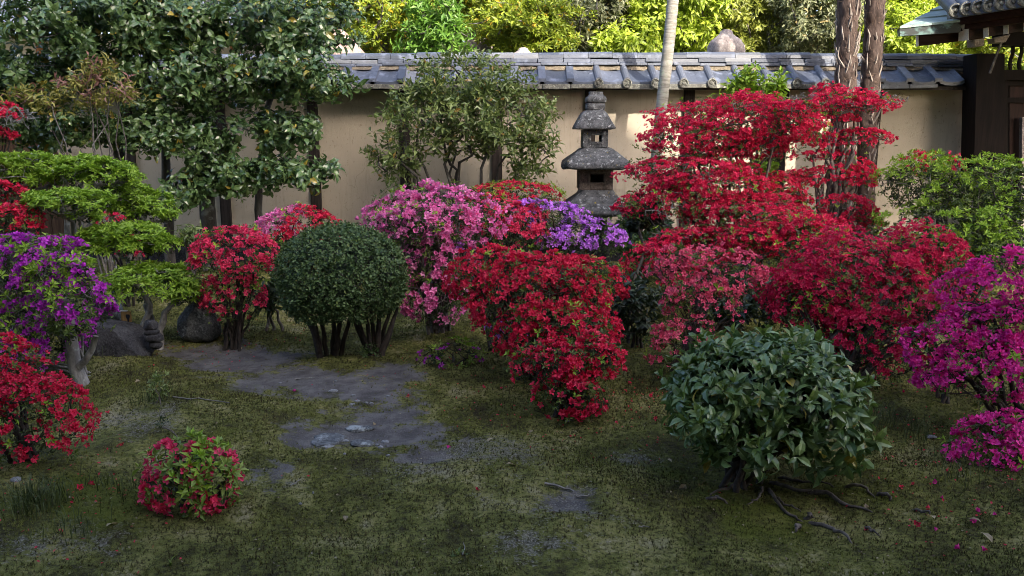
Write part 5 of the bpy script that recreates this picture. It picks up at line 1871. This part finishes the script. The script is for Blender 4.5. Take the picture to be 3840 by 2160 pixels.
# ---- camellias and evergreen at the wall
def camellia(label, base, trunks, pads, dens, seed, leaf=0.084, trunk_r=0.05, grp='camellia trees', limbs=26, new=0.12):
    P = Plant('camellia_tree', base, label, 'tree', grp)
    P.bark = M['bark_cam']
    P.solo_leaf = 300
    for q, (pts, r0, r1) in enumerate(trunks):
        ctl = np.array([at(x, y, Y) for x, y, Y in pts])
        s = np.linspace(0, len(ctl) - 1, 18)
        c = np.stack([np.interp(s, np.arange(len(ctl)), ctl[:, i]) for i in range(3)], 1)
        for i in range(3): c[1:-1, i] = (c[:-2, i] + c[1:-1, i] * 2 + c[2:, i]) / 4
        c += np.random.default_rng(seed + q).normal(size=c.shape) * 0.006
        P.stem(c, r0, r1, 10)
    for i, p in enumerate(pads):
        s = seed * 40 + i
        A = pad_area(p)
        n = int(A * dens)
        pos, nrm = shell(p, int(n * 0.75), -0.95, 0.55, 1.05, 0.25, 0.6, s)
        pos2, nrm2 = inside(p, int(n * 0.25), s, 0.1, 0.7)
        pos, nrm = np.concatenate([pos, pos2]), np.concatenate([nrm, nrm2])
        nrm = unit(nrm + np.array([0, -0.35, 0.2]))
        P.shoots(pos, nrm, 6, leaf, M['camellia'], 'bigwide', el=0.25, along=0.22, seed=s, jitter=0.5, droop=0.12)
        m = np.random.default_rng(s).random(len(pos)) < new
        P.shoots(pos[m] + nrm[m] * 0.02, nrm[m] + [0, 0, 0.5], 4, leaf * 0.6, M['camellia_new'], 'narrow', el=0.9, seed=s + 2)
        r = np.random.default_rng(s + 5)
        nl = max(2, int(limbs * A / 2.5))
        t, _n = inside(p, nl, s + 5, 0.3, 0.8)
        for q in t:
            nd = np.array([w[0] for w in P.nodes])
            k = int(np.argmin(np.linalg.norm(nd - q, axis=1) + 0.9 * np.maximum(0, nd[:, 2] - q[2])))
            if np.linalg.norm(nd[k] - q) < 0.08: continue
            P.stem_to(q, min(0.016, P.nodes[k][1] * 0.6), 0.004, base=nd[k], seed=s + k, bend=0.28, rise=0.0, n=7)
        P.twig_to(pos[r.random(len(pos)) < 0.5], 0.005, 0.0016, seed=s)
    return P


camellia('big dark camellia tree with glossy leaves covering the wall roof', base_at(795, 7.75),
         [([(795, 1010, 7.75), (780, 830, 7.75), (775, 640, 7.75), (765, 400, 7.8), (770, 200, 7.8), (800, -60, 7.8)], 0.085, 0.035),
          ([(975, 960, 7.9), (965, 760, 7.9), (985, 560, 7.9), (1000, 400, 7.9), (1060, 250, 7.9), (1040, 80, 7.9)], 0.04, 0.02)],
         [pad(420, -60, 900, 250, 7.5), pad(780, -60, 1320, 230, 7.6), pad(560, 180, 1000, 420, 7.4), pad(880, 200, 1330, 400, 7.5), pad(560, 400, 900, 600, 7.4), pad(900, 400, 1240, 560, 7.5), pad(700, 560, 1000, 760, 7.4), pad(940, 560, 1260, 720, 7.4), pad(580, 640, 780, 800, 7.3)], 140, 71)
camellia('loose camellia tree with arching branches at the upper left', base_at(505, 7.5),
         [([(505, 1000, 7.5), (490, 760, 7.5), (470, 620, 7.5), (400, 480, 7.45), (330, 380, 7.4), (260, 250, 7.4), (180, 60, 7.4)], 0.07, 0.02),
          ([(640, 1000, 7.8), (625, 700, 7.8), (615, 480, 7.8), (640, 300, 7.8), (600, 60, 7.8)], 0.05, 0.02)],
         [pad(-120, -60, 450, 200, 7.2), pad(-80, 170, 330, 400, 7.2), pad(250, -40, 640, 150, 7.3), pad(100, 380, 480, 560, 7.2), pad(380, 430, 640, 580, 7.2), pad(-60, 380, 200, 560, 7.3), pad(180, 110, 640, 330, 7.4), pad(-120, 230, 260, 420, 7.3), pad(480, 300, 720, 480, 7.4)], 115, 73, leaf=0.082)


def osmanthus():
    P = Plant('evergreen_shrub', base_at(1690, 8.0), 'rounded olive green evergreen shrub with twisted stems beside the lantern', 'shrub', 'evergreen shrubs')
    P.bark = M['bark_cam']
    P.solo_leaf = 300
    pads = [pad(1500, 200, 1930, 420, 7.9, 0.4), pad(1420, 300, 1800, 540, 7.9, 0.4), pad(1700, 300, 2080, 560, 7.9, 0.4), pad(1370, 470, 1600, 700, 7.9, 0.3), pad(1860, 440, 2115, 690, 7.9, 0.3), pad(1560, 450, 1900, 600, 7.95, 0.3)]
    for i in range(9):
        bx = 1660 + 9 * i
        tx, ty = [(1480, 560), (1540, 450), (1620, 380), (1700, 330), (1760, 400), (1830, 430), (1900, 470), (1960, 540), (1690, 520)][i]
        P.stem_to(at(tx, ty, 7.95), 0.024, 0.008, base=base_at(bx, 8.0) - [0, 0, 0.03], bend=0.22, seed=600 + i, n=10, rise=0.3)
    for i, p in enumerate(pads):
        A = pad_area(p)
        n = int(A * (125 if i < 3 else 85 if i < 5 else 45))
        pos, nrm = shell(p, n, -0.95, 0.5, 1.07, 0.25, 0.55, 620 + i)
        nrm = unit(nrm + [0, -0.2, 0.35])
        P.shoots(pos, nrm, 7, 0.072, M['osman'], 'leaf', el=0.55, along=0.28, seed=620 + i, jitter=0.45)
        t, _n = inside(p, 9, 640 + i, 0.3, 0.8)
        for q in t:
            nd = np.array([w[0] for w in P.nodes])
            k = int(np.argmin(np.linalg.norm(nd - q, axis=1) + 0.9 * np.maximum(0, nd[:, 2] - q[2])))
            P.stem_to(q, 0.009, 0.003, base=nd[k], seed=650 + k, bend=0.25, rise=0.0, n=6)
        r = np.random.default_rng(i)
        P.twig_to(pos[r.random(len(pos)) < 0.6], 0.004, 0.0014, seed=i)


osmanthus()


DK = 1.7


def leafy(name, label, base, pads, mat, tmpl, L, dens, seed, k=6, el=0.5, along=0.25, droop=0.0, bark='bark', r0=0.012, stems=3, cat='shrub', grp=None, zmin=-0.8, lump=0.2, solo=0, jitter=0.4, rlo=0.6, mat2=None, out=0.0, twig=0.5, bend=0.15):
    P = Plant(name, base, label, cat, grp)
    P.bark = M[bark]
    P.solo_leaf = solo
    for i, p in enumerate(pads):
        A = pad_area(p)
        pos, nrm = shell(p, max(4, int(A * dens * DK)), zmin, rlo, 1.05, lump, 0.65, seed * 30 + i)
        nrm = unit(nrm + [0, -out, 0.2])
        m = np.random.default_rng(seed + i).random(len(pos)) < (0.0 if mat2 is None else 0.22)
        P.shoots(pos[~m], nrm[~m], k, L, M[mat], tmpl, el=el, along=along, droop=droop, seed=seed * 30 + i, jitter=jitter)
        if m.any(): P.shoots(pos[m], nrm[m], k, L, M[mat2], tmpl, el=el, along=along, droop=droop, seed=seed * 30 + i + 9, jitter=jitter)
        for q in range(stems):
            t, _n = inside(p, 1, seed * 31 + i * 7 + q, 0.1, 0.6)
            P.stem_to(t[0], r0, r0 * 0.35, seed=seed * 37 + i * 11 + q, bend=bend, spread=0.04)
        r = np.random.default_rng(seed + 3)
        tg = pos[r.random(len(pos)) < twig]
        if len(tg): P.twig_to(tg[:220], r0 * 0.35, 0.0014, seed=seed + i)
    return P


leafy('nandina_shrub', 'airy nandina with yellow and reddish young leaves before the camellias', base_at(420, 6.9), [pad(210, 215, 470, 370, 6.9), pad(340, 300, 560, 400, 6.8), pad(30, 310, 280, 450, 6.9), pad(250, 330, 420, 430, 6.9)], 'nandina', 'narrow', 0.064, 62, 81, k=7, el=0.5, along=0.25, mat2='nandina_red', r0=0.009, stems=3, rlo=0.3, grp=None, solo=200)
leafy('young_tree', 'yellow-green sapling rising behind the tall red azalea', base_at(2830, 7.6), [pad(2760, 235, 2910, 400, 7.6), pad(2690, 300, 2800, 400, 7.6), pad(2870, 285, 2970, 400, 7.6), pad(2780, 560, 2930, 720, 7.6)], 'fresh', 'leaf', 0.075, 120, 83, k=6, r0=0.014, stems=2, cat='sapling', solo=200, rlo=0.3)
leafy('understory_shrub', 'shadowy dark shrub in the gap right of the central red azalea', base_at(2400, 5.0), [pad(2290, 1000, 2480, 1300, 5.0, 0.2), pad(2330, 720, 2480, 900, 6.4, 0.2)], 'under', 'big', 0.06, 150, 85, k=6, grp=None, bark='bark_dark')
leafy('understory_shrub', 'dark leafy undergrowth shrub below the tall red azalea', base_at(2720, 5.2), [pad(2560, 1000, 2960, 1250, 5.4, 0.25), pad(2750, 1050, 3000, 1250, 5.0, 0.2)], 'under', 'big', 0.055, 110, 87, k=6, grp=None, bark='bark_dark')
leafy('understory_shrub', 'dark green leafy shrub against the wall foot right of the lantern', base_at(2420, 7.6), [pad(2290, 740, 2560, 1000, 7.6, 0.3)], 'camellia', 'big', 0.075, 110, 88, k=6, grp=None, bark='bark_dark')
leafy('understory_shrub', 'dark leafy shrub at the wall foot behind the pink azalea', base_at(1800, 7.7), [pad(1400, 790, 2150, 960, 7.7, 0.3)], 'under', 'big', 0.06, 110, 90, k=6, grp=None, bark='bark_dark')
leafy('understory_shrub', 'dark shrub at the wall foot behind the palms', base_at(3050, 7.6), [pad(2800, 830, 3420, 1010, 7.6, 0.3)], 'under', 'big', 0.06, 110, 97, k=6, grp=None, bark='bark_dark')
leafy('variegated_shrub', 'small shrub with narrow pale leaves at the foot of the camellia', base_at(710, 6.6), [pad(655, 840, 770, 920, 6.6)], 'osman', 'strap', 0.075, 260, 89, k=6, el=0.5, grp=None, solo=150)
leafy('fern', 'dark ferny plant between the coral azalea and the clipped ball', base_at(1010, 5.4), [pad(960, 1040, 1060, 1180, 5.4)], 'under', 'strap', 0.09, 160, 91, k=6, cat='fern', grp=None, solo=100)
leafy('seedling', 'thin grey-green seedling above the small red azalea', base_at(590, 3.75), [pad(555, 1375, 625, 1510, 3.75)], 'osman', 'leaf', 0.026, 420, 92, k=5, r0=0.004, stems=2, cat='seedling', grp=None, solo=60)
leafy('seedling', 'tiny dark seedling just behind the small red azalea', base_at(605, 3.35), [pad(585, 1560, 625, 1610, 3.35)], 'under', 'leaf', 0.024, 500, 93, k=5, r0=0.003, stems=2, cat='seedling', grp=None, solo=40)
leafy('seedling', 'little green sprout at the lower edge of the moss', base_at(1718, 2.4), [pad(1700, 2068, 1745, 2105, 2.4)], 'az_leaf', 'leaf', 0.028, 300, 94, k=4, r0=0.002, stems=1, cat='seedling', grp=None, solo=20)
leafy('seedling', 'single upright sprout at the lower left edge', base_at(628, 2.3), [pad(612, 2095, 645, 2150, 2.32)], 'az_leaf', 'leaf', 0.03, 220, 95, k=4, r0=0.002, stems=1, cat='seedling', grp=None, solo=20)
leafy('seedling', 'blue-green seedling under the clipped ball shrub', base_at(1400, 4.7), [pad(1345, 1285, 1440, 1345, 4.68)], 'box', 'round', 0.022, 400, 96, k=5, r0=0.003, stems=3, cat='seedling', grp=None, solo=60)

# ---- trees beyond the wall
BACK = [
    ('yellow-green tree on crooked limbs just beyond the wall left of the sapling', [pad(1290, -120, 1560, 200, 11.0, 0.8), pad(1180, -160, 1420, 120, 11.2, 0.8)], 'yellowgreen', 'leaf', 0.075, 150, 0, 1430),
    ('fresh green sapling with upright shoots beyond the wall ridge', [pad(1530, -60, 1730, 200, 10.3, 0.5), pad(1500, 60, 1800, 230, 10.3, 0.5)], 'sapling', 'leaf', 0.095, 62, 0, 1620),
    ('orange-flecked yellow-green tree spreading flat branches behind the ridge', [pad(1740, 10, 2200, 170, 11.4, 0.9), pad(1640, -160, 1960, 60, 11.8, 0.8), pad(1850, 70, 2160, 230, 11.2, 0.6)], 'yellowgreen', 'leaf', 0.075, 150, 0, 1900),
    ('pale grey-green bushy tree in the middle beyond the wall', [pad(1980, -200, 2400, 230, 11.9, 0.7)], 'pale', 'hang', 0.095, 160, 0.25, 2150),
    ('bright lime tree with drooping leaves behind the slender palm', [pad(2300, -160, 2720, 240, 12.2, 0.9), pad(2180, 60, 2500, 260, 11.8, 0.6)], 'lime', 'hang', 0.12, 120, 0.55, 2500),
    ('olive green tree behind the round stone knob', [pad(2620, -200, 2960, 240, 12.4, 0.8)], 'olive', 'hang', 0.085, 190, 0.35, 2790),
    ('pale cream-leaved tree left of the shaggy palms', [pad(2850, -200, 3210, 240, 12.0, 0.7)], 'pale', 'hang', 0.085, 190, 0.3, 3030),
    ('lime green tree between the shaggy palms and the gate roof', [pad(3120, 20, 3560, 260, 12.2, 0.8), pad(3240, -160, 3520, 120, 12.4, 0.8)], 'lime', 'hang', 0.10, 120, 0.4, 3300),
    ('yellow-green tree behind the gate roof and its lattice', [pad(3400, -160, 3850, 280, 12.6, 0.9), pad(3700, 100, 4050, 340, 12.0, 0.8)], 'yellowgreen', 'hang', 0.095, 120, 0.35, 3650),
]
for i, (lab, pads, mat, tm, L, dens, dr, bx) in enumerate(BACK):
    leafy('background_tree', lab, base_at(bx, pads[0][1]), pads, mat, tm, L, dens, 200 + i, k=7, el=0.4, along=0.2, droop=dr, r0=0.07, stems=2, cat='tree', grp='sunlit trees beyond the wall', zmin=-0.95, lump=0.22, rlo=0.62, out=0.3, twig=0.25, bend=0.25, bark='bark', solo=160)
for i, (lab, pads, mat) in enumerate([
        ('dark evergreen tree filling the back behind the pale ones', [pad(1500, -420, 2700, 330, 14.6, 1.0)], 'olive'),
        ('dark evergreen tree at the back towards the gate', [pad(2500, -420, 4300, 360, 15.0, 1.0)], 'osman'),
        ('grey-green tree behind the pink stone above the camellia', [pad(900, -420, 1700, 300, 14.0, 0.9)], 'olive')]):
    leafy('background_tree', lab, base_at(1900 + i * 700 - 1400 * (i == 2), pads[0][1]), pads, mat, 'hang', 0.13, 48, 230 + i, k=7, el=0.3, along=0.2, droop=0.3, r0=0.12, stems=2, cat='tree', grp='sunlit trees beyond the wall', zmin=-0.95, rlo=0.75, out=0.3, twig=0.05)
build_plants()

# ------------------------------------------------------------------ small things on the ground
def grass_tuft(px, py, n, h, label, seed):
    r = np.random.default_rng(seed)
    c = on_ground(px, py)
    V, Fc, A, RR = [], [], [], []
    for q in range(n):
        p = c + [r.normal() * 0.05, r.normal() * 0.05, 0]
        p[2] = gz(p[0], p[1]) + 0.005
        a = r.uniform(0, 6.28)
        d = np.array([math.cos(a), math.sin(a), 0])
        L = h * r.uniform(0.5, 1.1)
        s = np.array([-d[1], d[0], 0]) * 0.0014
        b = len(V)
        m, e = p + [0, 0, L * 0.7] + d * L * 0.2, p + [0, 0, L * 0.9] + d * L * r.uniform(0.3, 0.8)
        V += [p - s, p + s, m + s * 0.8, m - s * 0.8, e]
        Fc += [[b, b + 1, b + 2], [b, b + 2, b + 3], [b + 3, b + 2, b + 4]]
        A += [0] * 5; RR += [r.random()] * 5
    o = np_mesh('grass', np.array(V), np.array(Fc), M['grass'], {'rad': A, 'rnd': RR}, kind='stuff')
    tag(o, label, 'grass')


grass_tuft(150, 1900, 260, 0.10, 'fine pale grass tuft under the lower left red azalea', 1)
grass_tuft(290, 1985, 60, 0.07, 'thin grass wisp in the moss at lower left', 2)
grass_tuft(420, 1830, 60, 0.07, 'sparse grass blades left of the small red azalea', 3)
grass_tuft(590, 1495, 70, 0.09, 'dry grass round the foot of the grey seedling', 4)
grass_tuft(400, 1330, 160, 0.08, 'green grass at the foot of the low dark slab', 5)
grass_tuft(3290, 1600, 90, 0.12, 'long grass blades behind the glossy shrub', 6)
grass_tuft(3450, 1640, 60, 0.10, 'grass wisps left of the magenta azalea', 7)
grass_tuft(3600, 1790, 50, 0.08, 'grass blades below the magenta azalea', 8)

LAND = [('the small red azalea', 715, 1990), ('the glossy broad-leaf shrub', 2850, 1820), ('the lower left red azalea', 60, 1850), ('the low front red azalea', 2110, 1590),
        ('the clipped ball shrub', 1300, 1340), ('the upright boulder', 750, 1280), ('the magenta azalea', 3750, 1800), ('the middle of the path', 1350, 1560), ('the grey seedling', 590, 1510),
        ('the upper bend of the path', 950, 1400), ('the leafy purple-flowered azalea', 1690, 1410), ('the bent stick', 2095, 1835), ('the near end of the path', 1300, 1690)]
ORD = ['nearest', 'second nearest', 'third nearest', 'fourth nearest', 'fifth nearest', 'sixth nearest', 'seventh nearest', 'eighth nearest', 'ninth nearest', 'tenth nearest']


def landmark_labels(pts, what):
    lw = [on_ground(x, y)[:2] for _n, x, y in LAND]
    rel = []
    for i, (px, py) in enumerate(pts):
        g = on_ground(px, py)[:2]
        dd = [float(np.linalg.norm(g - w)) for w in lw]
        k = int(np.argmin(dd))
        v = g - lw[k]
        side = ('right of' if v[0] > 0 else 'left of') if abs(v[0]) > abs(v[1]) else ('behind' if v[1] > 0 else 'in front of')
        rel.append((k, side, dd[k], i))
    out = [None] * len(pts)
    for key in set(q[:2] for q in rel):
        grp = sorted((q for q in rel if q[:2] == key), key=lambda q: q[2])
        for n, q in enumerate(grp):
            out[q[3]] = what + ' ' + q[1] + ' ' + LAND[q[0]][0] + ('' if len(grp) == 1 else ', ' + ORD[n] + ' to it')
    return out


PEB = [(1250, 1468, 16, 7), (1325, 1484, 9, 5), (1340, 1505, 12, 6), (1322, 1517, 12, 4), (1374, 1512, 7, 5), (1393, 1514, 8, 4), (1445, 1658, 16, 6), (1427, 1680, 10, 9), (1295, 1655, 14, 5), (1050, 1439, 8, 4), (1455, 1487, 8, 4), (1300, 1608, 7, 5), (1415, 1670, 9, 4), (1260, 1430, 6, 3), (1230, 1675, 24, 6), (1292, 1704, 6, 4), (1126, 1892, 7, 6), (1174, 1850, 4, 3), (60, 1800, 18, 9), (3490, 1640, 18, 6), (2130, 1580, 14, 6), (1456, 1710, 7, 4)]
peb_lab = landmark_labels([w[:2] for w in PEB], 'small grey pebble')
for q, (px, py, hw, hh) in enumerate(PEB):
    c = on_ground(px, py)
    k = np.linalg.norm(c - [0, 0, CAM_Z]) / F
    bm = bmesh.new()
    bmesh.ops.create_icosphere(bm, subdivisions=2, radius=1.0)
    v = np.array([w.co[:] for w in bm.verts])
    f = np.array([[w.index for w in p.verts] for p in bm.faces])
    bm.free()
    v = v * (1 + 0.16 * vnoise(v, 2.0, 900 + q))[:, None] * [hw * k, hw * k * 0.8, max(hh * k * 0.9, 0.006)]
    o = np_mesh('pebble', v, f, M['pebble'], smooth=True)
    o.location = (c[0], c[1], c[2] + 0.002)
    tag(o, peb_lab[q], 'pebble', 'loose pebbles on the ground')

def litter(label, name, n, mats, size, seed, spots=None):
    r = np.random.default_rng(seed)
    if spots is None:
        Y = 2.0 + 5.5 * r.random(n) ** 1.6
        X = (r.random(n) * 2 - 1) * (0.64 * Y + 0.2)
    else:
        c = np.array([on_ground(*q)[:2] for q in spots])[r.integers(0, len(spots), n)]
        X, Y = (c + r.normal(size=(n, 2)) * 0.32).T
    v = np.array([[-.5, 0, 0], [0, -.32, .12], [.5, 0, .05], [0, .32, .15]])
    f = np.array([[0, 1, 2], [0, 2, 3]])
    pos = np.stack([X, Y, gz(X, Y) + 0.006 + 0.006 * r.random(n)], 1)
    Rm = frames_from_normal(np.array([0, 0, 1.0]) + r.normal(size=(n, 3)) * 0.45, r.uniform(0, 6.28, n))
    V, FF, A, RR = joined((v, f, np.zeros(4)), Rm, pos, r.uniform(0.5, 1.0, n) * size, r.random(n))
    o = np_mesh(name, V, FF, mats, {'rad': A, 'rnd': RR}, kind='stuff')
    tag(o, label, name.replace('_', ' '))


litter('tiny tan and brown leaf scraps strewn over moss and path', 'leaf_litter', 1500, mat_leaf('litter_leaf', (0.10, 0.07, 0.045), (0.36, 0.31, 0.22), rough=0.8), 0.013, 71)
litter('loose red petals strewn under the azaleas', 'petal_litter', 1100, M['scarlet'], 0.015, 72, [(2150, 1560), (2350, 1480), (2600, 1500), (3250, 1560), (3500, 1700), (200, 1850), (100, 1900), (1700, 1380), (850, 1260), (3650, 1900)])
# fallen petals and leaves, twigs
leafdry = mat_leaf('dry_leaf', (0.20, 0.15, 0.09), (0.42, 0.34, 0.22), rough=0.7)
def proto_mesh(nm, tm, mat):
    me = bpy.data.meshes.new(nm)
    v, f, a = tm
    me.from_pydata([tuple(x) for x in v], [], [tuple(int(q) for q in x) for x in f])
    for an, arr in (('rad', a), ('rnd', np.zeros(len(v)))):
        z = me.attributes.new(an, 'FLOAT', 'POINT'); z.data.foreach_set('value', np.asarray(arr, dtype=np.float32))
    me.materials.append(mat)
    return me


pm_red, pm_mag = proto_mesh('fallen_red', FLOWERS[1], M['scarlet']), proto_mesh('fallen_magenta', FLOWERS[2], M['magenta'])
dm = proto_mesh('fallen_leaf', TM['bigwide'], leafdry)
r = np.random.default_rng(55)
red_spots = [(455, 1672), (300, 1835), (343, 1820), (405, 1550), (2458, 1575), (2312, 1590), (1530, 1490), (1790, 1840), (1815, 1455), (1880, 1460), (3550, 1770), (3600, 1768), (3422, 1820), (3380, 1832), (3430, 1965), (3440, 1975), (3480, 1912), (2360, 1440), (2440, 1490), (3250, 1990)]
mag_spots = [(1104, 1470), (1680, 1682), (3505, 1815), (3665, 1920), (3650, 1960), (3690, 2068), (3510, 1992), (3730, 1935), (3590, 2060), (3532, 1872)]
first = {}
for spots, me, lab, grp in ((red_spots, pm_red, 'fallen red blossom', 'fallen red blossoms'), (mag_spots, pm_mag, 'fallen purple-pink blossom', 'fallen purple-pink blossoms')):
    labs = landmark_labels(spots, lab)
    for (px, py), lab in zip(spots, labs):
        c = on_ground(px, py)
        if me.name in first: o = first[me.name].copy()
        else: o = first[me.name] = bpy.data.objects.new('fallen_blossom', me)
        COL.objects.link(o)
        o.location = (c[0], c[1], c[2] + 0.008)
        o.rotation_euler = (r.normal() * 0.7, r.normal() * 0.7, r.uniform(0, 6))
        s = r.uniform(0.010, 0.016)
        o.scale = (s, s, s)
        tag(o, lab, 'blossom', grp)
o0 = None
DRY = [(675, 1705, .05), (400, 1985, .05), (625, 1935, .03), (1295, 1963, .035), (1850, 1650, .045), (1898, 1748, .05), (2570, 1825, .055), (2650, 1810, .06), (2500, 1730, .03), (3480, 1950, .05), (3720, 2045, .05), (3245, 1897, .035), (1145, 1395, .05), (900, 1305, .04), (2820, 1825, .05), (3680, 1970, .04), (2000, 1622, .03), (1400, 1590, .03), (520, 1430, .04)]
for (px, py, s), lab in zip(DRY, landmark_labels([w[:2] for w in DRY], 'dry tan leaf')):
    c = on_ground(px, py)
    if o0 is None: o = o0 = bpy.data.objects.new('fallen_leaf', dm)
    else: o = o0.copy()
    COL.objects.link(o)
    o.location = (c[0], c[1], c[2] + 0.010)
    o.rotation_euler = (r.normal() * 0.4, r.normal() * 0.4, r.uniform(0, 6))
    o.scale = (s, s, s)
    tag(o, lab, 'fallen leaf', 'fallen dry leaves')
TW = [([(2040, 1822), (2090, 1832), (2155, 1850)], 0.006, 'pale bent stick lying on the grey gravel patch'), ([(2158, 1868), (2190, 1868), (2215, 1862)], 0.004, 'short dark stick at the end of the pale bent stick'),
      ([(650, 1495), (720, 1502), (760, 1500), (860, 1515)], 0.004, 'thin grey twig lying right of the grey seedling'), ([(1105, 1428), (1150, 1425), (1180, 1420)], 0.004, 'forked twig on the upper bend of the path'),
      ([(2395, 1981), (2435, 1983)], 0.003, 'tiny white stick in the moss below the gravel patch'), ([(1735, 2085), (1742, 2065), (1738, 2040)], 0.002, 'curled pale stalk at the lower edge'),
      ([(1870, 1268), (1920, 1260), (1960, 1268)], 0.012, 'grey branch lying under the lilac sprays'), ([(1090, 1825), (1110, 1815), (1125, 1805)], 0.002, 'small dry stalk beside the pale bare patch')]
for pts, rr, lab in TW:
    g = np.array([on_ground(*w) for w in pts])
    s = np.linspace(0, len(g) - 1, 8)
    c = np.stack([np.interp(s, np.arange(len(g)), g[:, i]) for i in range(3)], 1)
    c[:, 2] += 0.004 + rr
    c += r.normal(size=c.shape) * 0.0015
    b = c[0].copy()
    o = wood_mesh([(c - b, np.linspace(rr, rr * 0.6, 8), 5)]).build('stick', M['bark_pale'], None, smooth=True)
    o.location = tuple(b)
    tag(o, lab, 'stick')
